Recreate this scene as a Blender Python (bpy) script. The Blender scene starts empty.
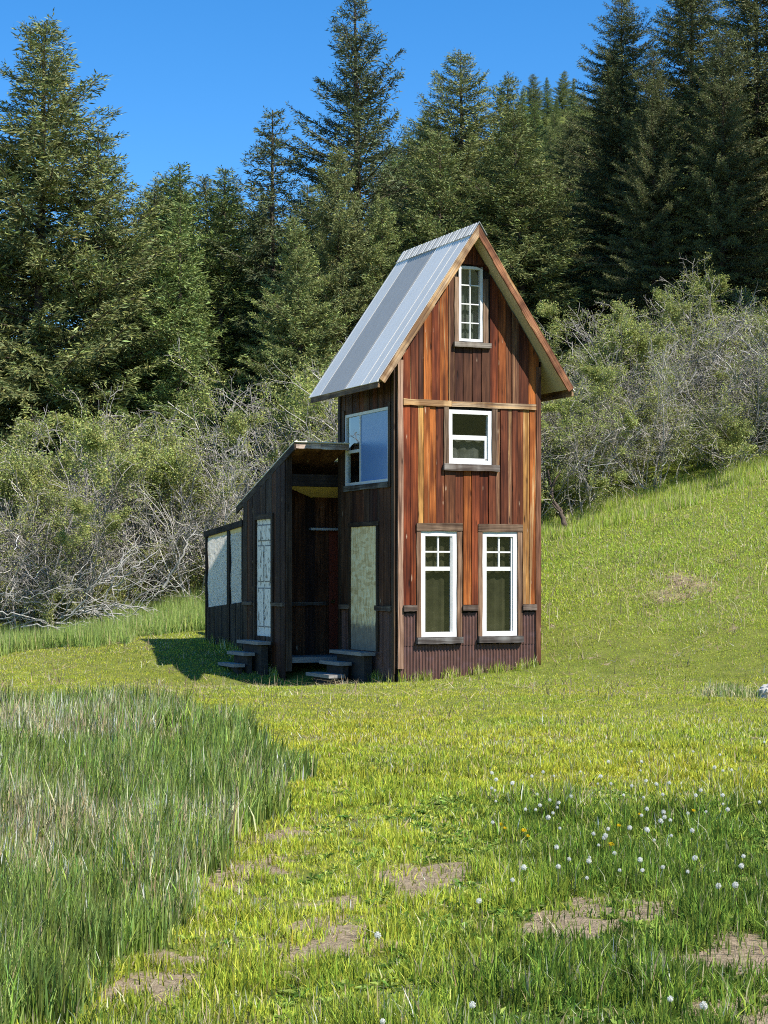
import bpy, bmesh, math, random
import numpy as np
from mathutils import Vector
R = math.radians
rng = np.random.default_rng(7)
random.seed(7)
scene = bpy.context.scene
col = scene.collection

# ------------------------------------------------------------------ helpers
def tag(o, label=None, cat=None, group=None, kind=None):
    if label: o['label'] = label
    if cat: o['category'] = cat
    if group: o['group'] = group
    if kind: o['kind'] = kind
    return o

def empty(name, loc, rz=0.0):
    o = bpy.data.objects.new(name, None); col.objects.link(o)
    o.location = loc; o.rotation_euler = (0, 0, rz); o.empty_display_size = 0.3
    return o

def link(name, me, parent=None):
    o = bpy.data.objects.new(name, me); col.objects.link(o)
    if parent: o.parent = parent
    return o

def copy_tree(o, parent=None):
    c = o.copy(); col.objects.link(c)
    if parent: c.parent = parent
    for ch in list(o.children):
        copy_tree(ch, c)
    return c

def np_mesh(name, V, polys, mats, facecol=None, smooth=False):
    """polys: list of (n,k) int arrays; facecol: (total,4)."""
    me = bpy.data.meshes.new(name)
    V = np.asarray(V, np.float32)
    me.vertices.add(len(V)); me.vertices.foreach_set('co', V.ravel())
    polys = [p for p in polys if len(p)]
    loops = np.concatenate([p.ravel() for p in polys]).astype(np.int32)
    sizes = np.concatenate([np.full(len(p), p.shape[1], np.int32) for p in polys])
    starts = np.concatenate([[0], np.cumsum(sizes)[:-1]]).astype(np.int32)
    me.loops.add(len(loops)); me.loops.foreach_set('vertex_index', loops)
    me.polygons.add(len(sizes)); me.polygons.foreach_set('loop_start', starts)
    try: me.polygons.foreach_set('loop_total', sizes)
    except Exception: pass
    me.update(calc_edges=True)
    me.polygons.foreach_set('use_smooth', np.full(len(sizes), smooth, bool))
    if facecol is not None:
        a = me.attributes.new('tint', 'FLOAT_COLOR', 'FACE')
        fc = np.ones((len(sizes), 4), np.float32); fc[:, :facecol.shape[1]] = facecol
        a.data.foreach_set('color', fc.ravel())
    for m in (mats if isinstance(mats, (list, tuple)) else [mats]): me.materials.append(m)
    return me

class MB:
    """collects boxes and prisms into one mesh, with a colour and a random value per face"""
    def __init__(s): s.V = []; s.F = []; s.C = []; s.Rn = []
    def hexa(s, p, c=(1, 1, 1, 0), r=None):
        b = len(s.V); s.V += [tuple(q) for q in p]
        r = random.random() if r is None else r
        for f in ((0,3,2,1),(4,5,6,7),(0,1,5,4),(1,2,6,5),(2,3,7,6),(3,0,4,7)):
            s.F.append([b+i for i in f]); s.C.append(c); s.Rn.append(r)
        return s
    def box(s, x0, x1, y0, y1, z0, z1, c=(1,1,1,0), r=None):
        return s.hexa([(x0,y0,z0),(x1,y0,z0),(x1,y1,z0),(x0,y1,z0),(x0,y0,z1),(x1,y0,z1),(x1,y1,z1),(x0,y1,z1)], c, r)
    def poly(s, pts, c=(1,1,1,0), r=None):
        b = len(s.V); s.V += [tuple(q) for q in pts]; s.F.append(list(range(b, b+len(pts)))); s.C.append(c); s.Rn.append(random.random() if r is None else r)
    def build(s, name, mat, parent=None, smooth=False, recalc=True):
        me = bpy.data.meshes.new(name); me.from_pydata(s.V, [], s.F); me.update()
        if recalc:
            bm = bmesh.new(); bm.from_mesh(me); bmesh.ops.recalc_face_normals(bm, faces=bm.faces); bm.to_mesh(me); bm.free()
        a = me.attributes.new('tint', 'FLOAT_COLOR', 'FACE'); a.data.foreach_set('color', np.array(s.C, np.float32).ravel())
        a = me.attributes.new('rnd', 'FLOAT', 'FACE'); a.data.foreach_set('value', np.array(s.Rn, np.float32))
        for p in me.polygons: p.use_smooth = smooth
        me.materials.append(mat)
        return link(name, me, parent)

def tubes(P, rad, sides=3):
    """P (N,K,3), rad (N,K) -> V, quads"""
    N, K, _ = P.shape
    T = np.gradient(P, axis=1); T /= np.linalg.norm(T, axis=2, keepdims=True) + 1e-9
    ref = np.zeros_like(T); ref[..., 0] = 0.31; ref[..., 1] = 0.95; ref[..., 2] = 0.11
    A = np.cross(T, ref); A /= np.linalg.norm(A, axis=2, keepdims=True) + 1e-9
    B = np.cross(T, A)
    ang = np.arange(sides) * 2 * np.pi / sides
    V = P[:, :, None, :] + rad[:, :, None, None] * (np.cos(ang)[None, None, :, None] * A[:, :, None, :] + np.sin(ang)[None, None, :, None] * B[:, :, None, :])
    idx = np.arange(N*K*sides).reshape(N, K, sides)
    a = idx[:, :-1, :]; b = np.roll(a, -1, axis=2); d = idx[:, 1:, :]; c = np.roll(d, -1, axis=2)
    return V.reshape(-1, 3), np.stack([a, b, c, d], -1).reshape(-1, 4)

_lat = {}
def vnoise(x, y, scale, seed=0):
    if seed not in _lat: _lat[seed] = np.random.default_rng(100+seed).random((256, 256))
    g = _lat[seed]; x = np.asarray(x, float)/scale + 1000.0; y = np.asarray(y, float)/scale + 1000.0
    xi = np.floor(x).astype(int); yi = np.floor(y).astype(int); fx = x-xi; fy = y-yi
    fx = fx*fx*(3-2*fx); fy = fy*fy*(3-2*fy)
    G = lambda i, j: g[i % 256, j % 256]
    return (G(xi,yi)*(1-fx)+G(xi+1,yi)*fx)*(1-fy)+(G(xi,yi+1)*(1-fx)+G(xi+1,yi+1)*fx)*fy
def fbm(x, y, scale, seed=0):
    return (vnoise(x,y,scale,seed)+.5*vnoise(x,y,scale/2.1,seed+1)+.25*vnoise(x,y,scale/4.3,seed+2))/1.75

# ------------------------------------------------------------------ materials
def new_mat(name):
    m = bpy.data.materials.new(name); m.use_nodes = True
    nt = m.node_tree; nt.nodes.clear()
    return m, nt
class NT:
    def __init__(s, name):
        s.m, s.t = new_mat(name); s.out = s.n('ShaderNodeOutputMaterial')
    def n(s, typ, **kw):
        nd = s.t.nodes.new(typ)
        for k, v in kw.items(): setattr(nd, k, v)
        return nd
    def l(s, a, b): s.t.links.new(a, b)
    def val(s, sock, v):
        if hasattr(v, 'bl_idname') or isinstance(v, bpy.types.NodeSocket): s.l(v, sock)
        else: sock.default_value = v
    def mix(s, f, a, b, mode='MIX'):
        nd = s.n('ShaderNodeMix', data_type='RGBA', blend_type=mode)
        s.val(nd.inputs[0], f); s.val(nd.inputs[6], a); s.val(nd.inputs[7], b)
        return nd.outputs[2]
    def math(s, op, a, b=0.0, c=None):
        nd = s.n('ShaderNodeMath', operation=op)
        s.val(nd.inputs[0], a); s.val(nd.inputs[1], b)
        if c is not None: s.val(nd.inputs[2], c)
        return nd.outputs[0]
    def noise(s, vec, scale, detail=4.0, rough=0.6, dist=0.0):
        nd = s.n('ShaderNodeTexNoise'); s.l(vec, nd.inputs['Vector'])
        nd.inputs['Scale'].default_value = scale; nd.inputs['Detail'].default_value = detail
        nd.inputs['Roughness'].default_value = rough; nd.inputs['Distortion'].default_value = dist
        return nd.outputs['Fac']
    def ramp(s, fac, stops):
        nd = s.n('ShaderNodeValToRGB'); s.l(fac, nd.inputs[0]); e = nd.color_ramp.elements
        while len(e) < len(stops): e.new(.5)
        for el, (p, c) in zip(e, stops):
            el.position = p; el.color = c if isinstance(c, (tuple, list)) else (c, c, c, 1)
        return nd.outputs[0]
    rot = 0.0
    def coords(s, scale=(1,1,1), rnd=True, obj='Object'):
        tc = s.n('ShaderNodeTexCoord'); v = tc.outputs[obj]
        if s.rot:
            rm = s.n('ShaderNodeMapping'); s.l(v, rm.inputs[0]); rm.inputs['Rotation'].default_value = (0, s.rot, 0); v = rm.outputs[0]
        if rnd:
            at = s.n('ShaderNodeAttribute', attribute_name='rnd')
            k = s.math('MULTIPLY', at.outputs['Fac'], 37.0)
            cb = s.n('ShaderNodeCombineXYZ'); s.l(k, cb.inputs[0]); s.l(k, cb.inputs[1]); s.l(k, cb.inputs[2])
            ad = s.n('ShaderNodeVectorMath', operation='ADD'); s.l(v, ad.inputs[0]); s.l(cb.outputs[0], ad.inputs[1]); v = ad.outputs[0]
        mp = s.n('ShaderNodeMapping'); s.l(v, mp.inputs[0]); mp.inputs['Scale'].default_value = scale
        return mp.outputs[0]
    def principled(s, color, rough=.7, metal=0.0, bump=None, bstr=.3, bdist=.01, spec=.3):
        p = s.n('ShaderNodeBsdfPrincipled'); s.val(p.inputs['Base Color'], color); s.val(p.inputs['Roughness'], rough)
        p.inputs['Metallic'].default_value = metal; p.inputs['Specular IOR Level'].default_value = spec
        if bump is not None:
            b = s.n('ShaderNodeBump'); b.inputs['Strength'].default_value = bstr; b.inputs['Distance'].default_value = bdist
            s.l(bump, b.inputs['Height']); s.l(b.outputs[0], p.inputs['Normal'])
        s.l(p.outputs[0], s.out.inputs[0]); return p

def wood_mat(name, axis='z', rot=0.0):
    """per-board colour from 'tint' (alpha = share of pale sapwood), grain along the axis"""
    s = NT(name); s.rot = rot
    at = s.n('ShaderNodeAttribute', attribute_name='tint')
    if axis == 'z': g, b, k = (60,60,1.5), (22,22,.50), (11,11,2.6)
    elif axis == 'x': g, b, k = (1.6,55,55), (.55,14,14), (1.5,9,9)
    else: g, b, k = (55,1.6,55), (14,.55,14), (9,1.5,9)
    fine = s.noise(s.coords(g), 1.0, 5, .65, .3)
    broad = s.noise(s.coords(b), 1.0, 4, .6, .8)
    c = s.mix(s.ramp(fine, [(.3, 0.0), (.62, 1.0)]), s.mix(1.0, at.outputs['Color'], (.38,.33,.30,1), 'MULTIPLY'), s.mix(1.0, at.outputs['Color'], (1.25,1.35,1.4,1), 'MULTIPLY'))
    c = s.mix(s.ramp(broad, [(.36, .75), (.52, 0.0)]), c, s.mix(1.0, at.outputs['Color'], (.22,.17,.15,1), 'MULTIPLY'))
    sap = s.noise(s.coords(tuple(v*.8 for v in b)), 1.0, 5, .62, 1.1)
    thr = s.math('SUBTRACT', .70, s.math('MULTIPLY', at.outputs['Alpha'], .36))
    sm = s.n('ShaderNodeMapRange'); s.l(sap, sm.inputs[0]); s.l(thr, sm.inputs[1]); s.l(s.math('ADD', thr, .09), sm.inputs[2])
    palec = s.mix(s.ramp(fine, [(.35, 0.0), (.65, 1.0)]), (.42,.20,.06,1), (.66,.47,.24,1))
    c = s.mix(sm.outputs[0], c, palec)
    vor = s.n('ShaderNodeTexVoronoi'); s.l(s.coords(k), vor.inputs['Vector']); vor.inputs['Scale'].default_value = .62
    kn = s.ramp(vor.outputs['Distance'], [(.06, 1.0), (.14, 0.0)])
    c = s.mix(s.math('MULTIPLY', kn, .8), c, (.02,.008,.005,1))
    vf = s.n('ShaderNodeTexVoronoi'); s.l(s.coords(tuple(v*.55 for v in k)), vf.inputs['Vector']); vf.inputs['Scale'].default_value = 1.0
    fl_ = s.ramp(s.math('ADD', vf.outputs['Distance'], s.math('MULTIPLY', s.noise(s.coords(k), 3.0, 3, .7), .22)), [(.12, 1.0), (.19, 0.0)])
    c = s.mix(s.math('MULTIPLY', fl_, .85), c, (.70,.55,.38,1))
    wx = s.noise(s.coords((2.5,2.5,.8)), 1.0, 3, .6)
    c = s.mix(s.ramp(wx, [(.40, .8), (.62, 0.0)]), c, s.mix(1.0, c, (.30,.23,.20,1), 'MULTIPLY'))
    s.principled(c, .72, 0, s.math('ADD', fine, s.math('MULTIPLY', kn, -1.0)), .8, .008, .22)
    return s.m

M = {}
M['wood'] = wood_mat('weathered_board', 'z')
M['wood_x'] = wood_mat('weathered_board_along_front', 'x')
M['rake'] = {-1: wood_mat('weathered_rake_board_rising', 'x', math.atan(1.462)), 1: wood_mat('weathered_rake_board_falling', 'x', -math.atan(1.462))}
M['wood_y'] = wood_mat('weathered_board_along_side', 'y')

def simple(name, color, rough=.6, metal=0, nscale=30, amt=.25, stretch=(1,1,1), bstr=.15, rnd=False, spec=.3):
    s = NT(name); n = s.noise(s.coords(stretch, rnd), nscale, 5, .65)
    d = tuple(v*(1-amt) for v in color[:3])+(1,); b = tuple(min(1, v*(1+amt)) for v in color[:3])+(1,)
    s.principled(s.mix(s.ramp(n, [(.3, 0.0), (.7, 1.0)]), d, b), rough, metal, n, bstr, .004, spec); return s.m
def pane_tone_mat():
    s = NT('blind_and_reflection_tone'); at = s.n('ShaderNodeAttribute', attribute_name='tint'); n = s.noise(s.coords((1,1,1), False), 4.5, 4, .6)
    s.principled(s.mix(s.ramp(n, [(.35, 0.0), (.65, 1.0)]), s.mix(1.0, at.outputs['Color'], (.5,.5,.45,1), 'MULTIPLY'), at.outputs['Color']), .9, 0, n, .1); return s.m
M['pane_tone_sheet'] = pane_tone_mat()
M['vinyl'] = simple('white_vinyl', (.66,.655,.63), .45, 0, 9, .09, bstr=.02)
M['ply'] = simple('bare_plywood', (.80,.60,.27), .75, 0, 6, .2, (1,5,5))
M['soffit'] = simple('weathered_soffit_ply', (.55,.45,.29), .75, 0, 6, .2, (1,5,5))
M['dark'] = simple('dark_interior', (.015,.012,.010), .9)
M['inside'] = simple('unfinished_interior_board', (.10,.075,.045), .9, 0, 3, .4, (6,6,.6))
M['foundation'] = simple('tarred_timber', (.02,.017,.015), .85)
M['tread'] = simple('grey_weathered_plank', (.23,.22,.21), .8, 0, 9, .35, (1,1,6), rnd=True)
M['riser'] = simple('dark_stacked_timber', (.038,.033,.03), .9, 0, 5, .4, (1,1,5))
M['reddoor'] = simple('red_brown_door_paint', (.17,.036,.02), .5, 0, 5, .3, (8,8,1))
M['grey_trim'] = simple('light_grey_metal_flashing', (.50,.52,.54), .45, .3, 8, .1)
M['knob'] = simple('dull_brass', (.4,.3,.12), .35, .9, 20, .1)

def glass_mat(name, tint, refl=1.0):
    s = NT(name)
    fr = s.n('ShaderNodeLayerWeight'); fr.inputs[0].default_value = .5
    fac = s.math('ADD', .10, s.math('MULTIPLY', s.math('POWER', fr.outputs['Facing'], 4.0), .85))
    tr = s.n('ShaderNodeBsdfTransparent'); tr.inputs[0].default_value = tint
    gl = s.n('ShaderNodeBsdfGlossy'); gl.inputs['Roughness'].default_value = .015; gl.inputs[0].default_value = (refl,refl,refl,1)
    n = s.noise(s.coords((1,1,1), False), 1.7, 2, .5)
    b = s.n('ShaderNodeBump'); b.inputs['Strength'].default_value = .05; b.inputs['Distance'].default_value = .02; s.l(n, b.inputs['Height']); s.l(b.outputs[0], gl.inputs['Normal'])
    mx = s.n('ShaderNodeMixShader'); s.l(fac, mx.inputs[0]); s.l(tr.outputs[0], mx.inputs[1]); s.l(gl.outputs[0], mx.inputs[2])
    s.l(mx.outputs[0], s.out.inputs[0]); return s.m
def painted_reflection_mat():
    s = NT('blue_painted_reflection'); n = s.noise(s.coords((1,1,1), False), 2.5, 3, .5)
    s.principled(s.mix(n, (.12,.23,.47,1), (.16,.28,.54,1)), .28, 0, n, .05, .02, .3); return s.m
M['painted_reflection'] = painted_reflection_mat()  # sky reflection painted into the pane's blue base colour
M['glass'] = glass_mat('window_glass', (.80,.84,.80,1))

def osb_mat():
    s = NT('strand_board')
    def vor(sc, st, seed):
        tc = s.n('ShaderNodeTexCoord'); mp = s.n('ShaderNodeMapping'); s.l(tc.outputs['Object'], mp.inputs[0]); mp.inputs['Scale'].default_value = st; mp.inputs['Location'].default_value = (seed, seed, seed); mp.inputs['Rotation'].default_value = (.5*seed, 0, 0)
        v = s.n('ShaderNodeTexVoronoi'); s.l(mp.outputs[0], v.inputs['Vector']); v.inputs['Scale'].default_value = sc
        return v.outputs['Color']
    h1 = s.n('ShaderNodeSeparateColor'); s.l(vor(9, (1,2.4,.7), 1.0), h1.inputs[0])
    h2 = s.n('ShaderNodeSeparateColor'); s.l(vor(7, (1,.8,2.2), 2.2), h2.inputs[0])
    k = s.math('MULTIPLY', s.math('ADD', h1.outputs[0], h2.outputs[1]), .5)
    c = s.ramp(k, [(.15, (.58,.41,.19,1)), (.5, (.84,.63,.33,1)), (.85, (.95,.80,.50,1))])
    # damp, blackened foot with drips
    tc = s.n('ShaderNodeTexCoord'); sp = s.n('ShaderNodeSeparateXYZ'); s.l(tc.outputs['Object'], sp.inputs[0])
    drip = s.noise(s.coords((1,22,2.2), False), 1.0, 3, .6)
    lim = s.math('ADD', s.math('MULTIPLY', drip, .75), .58)
    f = s.n('ShaderNodeMapRange'); s.l(s.math('SUBTRACT', lim, sp.outputs[2]), f.inputs[0]); f.inputs[1].default_value = -.03; f.inputs[2].default_value = .08
    c = s.mix(s.math('MULTIPLY', f.outputs[0], .8), c, (.10,.10,.11,1))
    s.principled(c, .8, 0, k, .2, .004); return s.m
M['osb'] = osb_mat()

def plastic_mat():
    s = NT('crinkled_white_sheeting')
    n = s.noise(s.coords((1,.8,1), False), 13, 4, .75, 2.5)
    k = s.ramp(n, [(.38, 0.0), (.47, 1.0)])
    c = s.mix(k, (.44,.39,.32,1), (.98,.91,.80,1))
    d = s.n('ShaderNodeBsdfDiffuse'); s.l(c, d.inputs[0]); t = s.n('ShaderNodeBsdfTranslucent'); s.l(c, t.inputs[0])
    b = s.n('ShaderNodeBump'); b.inputs['Strength'].default_value = .6; b.inputs['Distance'].default_value = .03; s.l(n, b.inputs['Height']); s.l(b.outputs[0], d.inputs['Normal'])
    mx = s.n('ShaderNodeMixShader'); mx.inputs[0].default_value = .40; s.l(d.outputs[0], mx.inputs[1]); s.l(t.outputs[0], mx.inputs[2])
    s.l(mx.outputs[0], s.out.inputs[0]); return s.m
M['plastic'] = plastic_mat()

def peel_mat():
    s = NT('peeling_white_paint')
    n = s.noise(s.coords((1,4,1.6), False), 2.6, 5, .7, 1.6)
    k = s.ramp(n, [(.54, 0.0), (.60, 1.0)])
    s.principled(s.mix(k, (.86,.79,.70,1), (.15,.13,.105,1)), .7, 0, k, .3, .003); return s.m
M['peel'] = peel_mat()

def metal_roof():
    s = NT('galvanised_roof_sheet'); at = s.n('ShaderNodeAttribute', attribute_name='tint')
    n = s.noise(s.coords((1,3,1), False), 3.5, 5, .65); n2 = s.noise(s.coords((1.3,22,1.3), False), 1.0, 4, .6)
    c = s.mix(s.ramp(n, [(.3, 0.0), (.7, .5)]), at.outputs['Color'], s.mix(1.0, at.outputs['Color'], (.72,.75,.78,1), 'MULTIPLY'))
    c = s.mix(s.ramp(n2, [(.55, 0.0), (.75, .45)]), c, s.mix(1.0, at.outputs['Color'], (.6,.6,.58,1), 'MULTIPLY'))
    s.principled(c, s.ramp(n, [(.3, .50), (.7, .65)]), .12, n, .08, .012, .25); return s.m
M['roofmetal'] = metal_roof()

def corr_mat():
    s = NT('rusted_corrugated_sheet')
    n = s.noise(s.coords((9,9,1.1), False), 2.0, 5, .7); n2 = s.noise(s.coords((1,1,1), False), 5, 4, .6)
    c = s.ramp(n, [(.3, (.070,.038,.033,1)), (.55, (.125,.066,.054,1)), (.75, (.19,.088,.062,1))])
    c = s.mix(s.ramp(n2, [(.5, 0.0), (.7, .4)]), c, (.17,.11,.12,1))
    s.principled(c, .62, .15, n, .1, .004, .3); return s.m
M['corr'] = corr_mat()

def leaf_mat(name, transl=.3, var=.35, rough=.6, spec=.2):
    s = NT(name); at = s.n('ShaderNodeAttribute', attribute_name='tint')
    oi = s.n('ShaderNodeObjectInfo')
    v = s.math('ADD', s.math('MULTIPLY', oi.outputs['Random'], var), 1-var/2)
    cb = s.n('ShaderNodeCombineXYZ'); [s.l(v, cb.inputs[i]) for i in range(3)]
    c = s.mix(1.0, at.outputs['Color'], cb.outputs[0], 'MULTIPLY')
    p = s.principled(c, rough, 0, None, spec=spec)
    if transl:
        t = s.n('ShaderNodeBsdfTranslucent'); s.l(c, t.inputs[0])
        mx = s.n('ShaderNodeMixShader'); mx.inputs[0].default_value = transl
        s.l(p.outputs[0], mx.inputs[1]); s.l(t.outputs[0], mx.inputs[2]); s.l(mx.outputs[0], s.out.inputs[0])
    return s.m
M['needle'] = leaf_mat('conifer_needles', .12, .45)
M['leaf'] = leaf_mat('spring_leaves', .35, .3)
M['grass'] = leaf_mat('grass_blades', .48, 0.0, .6, .08)
M['fluff'] = leaf_mat('dandelion_fluff', .4, .1)
M['twig'] = leaf_mat('grey_bark_twigs', 0, .25, .8)
M['bark'] = simple('conifer_bark', (.085,.062,.048), .9, 0, 7, .45, (3,3,.7), .6)
M['deadwood'] = simple('bleached_dead_wood', (.36,.345,.31), .8, 0, 8, .3, (4,4,1), .3)
M['rock'] = simple('pale_lichen_rock', (.50,.47,.42), .85, 0, 6, .35, bstr=.6)

def ground_mat():
    s = NT('meadow_soil'); at = s.n('ShaderNodeAttribute', attribute_name='bare')
    v = s.coords((1,1,1), False)
    n = s.noise(v, 2.2, 6, .65); n2 = s.noise(v, 26, 5, .7); n3 = s.noise(v, 70, 3, .7)
    green = s.mix(s.ramp(n, [(.35, 0.0), (.65, 1.0)]), (.095,.125,.020,1), (.165,.19,.036,1))
    green = s.mix(s.ramp(n2, [(.42, 0.0), (.7, .7)]), green, (.09,.07,.035,1))
    soil = s.mix(s.ramp(n2, [(.3, 0.0), (.7, 1.0)]), (.11,.082,.052,1), (.34,.27,.18,1))
    soil = s.mix(s.ramp(n3, [(.55, 0.0), (.68, .8)]), soil, (.42,.33,.22,1))
    e = s.math('ADD', at.outputs['Fac'], s.math('MULTIPLY', s.math('SUBTRACT', n2, .5), .7))
    c = s.mix(s.ramp(e, [(.40, 0.0), (.60, 1.0)]), green, soil)
    s.principled(c, .95, 0, n2, .7, .03, .1); return s.m
M['ground'] = ground_mat()

# ------------------------------------------------------------------ terrain
EYE = 1.81
def terrain(X, Y):
    X = np.asarray(X, float); Y = np.asarray(Y, float)
    g = np.interp(X, [-40,-12,-8.5,-4.3,0,3.85,9.4,30], [.0,.015,.03,.105,.165,.25,.30,.34])
    Yb = np.interp(X, [-10,0,10], [34.5,32.5,29.0])
    d = np.minimum(Y, 115) - Yb
    z = g*(np.sqrt(d*d+1.44)+d)/2
    d2 = np.minimum(Y, 115) - 56
    z = z + np.interp(X, [-25,-4,5], [0,.06,.10])*(np.sqrt(d2*d2+9)+d2)/2
    q = X*.745-(Y-31)*.667; z = z + .42*np.clip(q-48, 0, 75)*np.clip((20-Y)/15, 0, 1)  # unseen hill added behind the camera to darken the window reflections
    near = np.clip((60-Y)/20, 0, 1)*np.clip((40-abs(X))/10, 0, 1)
    z = z + near*(.07*(fbm(X,Y,2.6,3)-.5)+.05*(vnoise(X,Y,.8,5)-.5))
    # shallow dip in front of the lean-to
    return z - .05*np.exp(-((Y-31.2)/3.0)**2-(X/9)**2) - .25*np.exp(-((X+2.5)/2.2)**2-((Y-32.2)/1.7)**2)
PATCH = [(-.89,11.0,.22,.5),(-1.03,8.1,.20,.45),(-.22,9.1,.22,.62),(.25,10.8,.26,.6),(-.2,10.0,.12,.3),(.95,9.35,.26,.42),(1.72,8.5,.26,.5),(1.58,7.3,.26,.4),(.35,8.2,.1,.2),(1.45,9.6,.12,.28),(-.75,12.4,.2,.5)]
def bare(X, Y):
    X = np.asarray(X, float); Y = np.asarray(Y, float); b = np.zeros_like(X)
    for (px, py, rx, ry) in PATCH:
        dx = (X-px-.25*(Y-py)*.5)/rx; dy = (Y-py)/ry
        b = np.maximum(b, 1.46-np.sqrt(dx*dx+dy*dy)*.74)
    b += 1.9*(fbm(X,Y,.22,21)-.55)+.8*(vnoise(X,Y,.08,25)-.5)
    hillb = np.clip(1.2-np.sqrt(((X-5.9-.3*(Y-36))/1.2)**2+((Y-36.3)/2.0)**2)*.8, 0, 1)*(.25+1.0*vnoise(X,Y,.5,33))
    return np.clip(np.maximum(b, hillb*.62), 0, 1)

def axis_grid(lo, fine_lo, fine_hi, hi, step, grow=1.16):
    a = list(np.arange(fine_lo, fine_hi+1e-6, step)); s = step; x = fine_hi
    while x < hi: s *= grow; x += s; a.append(x)
    s = step; x = fine_lo; b = []
    while x > lo: s *= grow; x -= s; b.append(x)
    return np.array(b[::-1]+a)
xs = axis_grid(-900, -6, 8, 900, .12); ys = np.concatenate([axis_grid(-60, 5.5, 16, 16, .09), axis_grid(16.2, 16.2, 50, 1500, .24)])
GX, GY = np.meshgrid(xs, ys); GZ = terrain(GX, GY) - .0*bare(GX,GY)
nx, ny = len(xs), len(ys); idx = np.arange(nx*ny).reshape(ny, nx)
q = np.stack([idx[:-1,:-1], idx[:-1,1:], idx[1:,1:], idx[1:,:-1]], -1).reshape(-1, 4)
me = np_mesh('ground', np.stack([GX,GY,GZ], -1).reshape(-1,3), [q], M['ground'], None, True)
a = me.attributes.new('bare', 'FLOAT', 'POINT'); a.data.foreach_set('value', (bare(GX,GY)*(GY<50)).astype(np.float32).ravel())
tag(link('ground', me), kind='structure')

# ------------------------------------------------------------------ cabin
TH = math.atan2(804, 1800); CX, CY = 13/58, 1800/58
cabin = empty('wooden_cabin', (CX, CY, 0), TH)
tag(cabin, 'tall narrow wooden cabin of red-brown boards with steep metal roof on the lawn', 'cabin')
def loc2w(x, y):
    return CX+x*math.cos(TH)-y*math.sin(TH), CY+x*math.sin(TH)+y*math.cos(TH)
def w2loc(X, Y):
    dx, dy = X-CX, Y-CY
    return dx*math.cos(TH)+dy*math.sin(TH), -dx*math.sin(TH)+dy*math.cos(TH)
W, D = 2.81, 2.50
AX, RZ, SL = 1.405, 7.90, 1.462      # apex x, ridge height, roof rise per run
def roof_under(x): return RZ - .215 - SL*abs(x-AX)

# map wall coordinates (a along, d outward, b up) into cabin space
def front(a, d, b): return (a, -d, b)
def left(a, d, b): return (-d, a, b)
def lean(a, d, b): return (-1.09-d, a, b)
def mbox(mb, mp, a0, a1, d0, d1, b0, b1, c=(1,1,1,0), r=None):
    P = [mp(*t) for t in ((a0,d0,b0),(a1,d0,b0),(a1,d1,b0),(a0,d1,b0),(a0,d0,b1),(a1,d0,b1),(a1,d1,b1),(a0,d1,b1))]
    mb.hexa(P, c, r)
def board(mb, mp, a0, a1, d0, d1, b0, b1, c, r=None, wob=.006, n=7):
    """a board with slightly uneven long edges"""
    r = random.random() if r is None else r
    vert = (b1-b0) > (a1-a0)
    if vert:
        zs = np.linspace(b0, b1, n+1); lo = [a0+random.uniform(-wob, wob) for _ in zs]; hi = [a1+random.uniform(-wob, wob) for _ in zs]
        for i in range(n):
            P = [mp(lo[i],d0,zs[i]),mp(hi[i],d0,zs[i]),mp(hi[i],d1,zs[i]),mp(lo[i],d1,zs[i]),mp(lo[i+1],d0,zs[i+1]),mp(hi[i+1],d0,zs[i+1]),mp(hi[i+1],d1,zs[i+1]),mp(lo[i+1],d1,zs[i+1])]
            mb.hexa(P, c, r)
    else:
        xs_ = np.linspace(a0, a1, n+1); lo = [b0+random.uniform(-wob, wob) for _ in xs_]; hi = [b1+random.uniform(-wob, wob) for _ in xs_]
        for i in range(n):
            P = [mp(xs_[i],d0,lo[i]),mp(xs_[i+1],d0,lo[i+1]),mp(xs_[i+1],d1,lo[i+1]),mp(xs_[i],d1,lo[i]),mp(xs_[i],d0,hi[i]),mp(xs_[i+1],d0,hi[i+1]),mp(xs_[i+1],d1,hi[i+1]),mp(xs_[i],d1,hi[i])]
            mb.hexa(P, c, r)

RED = (.185,.037,.011); DRED = (.105,.026,.011); ORG = (.40,.115,.022); YEL = (.60,.31,.085); BRN = (.125,.046,.019); DRK = (.055,.023,.015); GRY = (.15,.075,.042); TRIM = (.30,.20,.13); TGREY = (.22,.19,.165)
def C(c, sap=0.0): return (c[0], c[1], c[2], sap)
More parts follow.
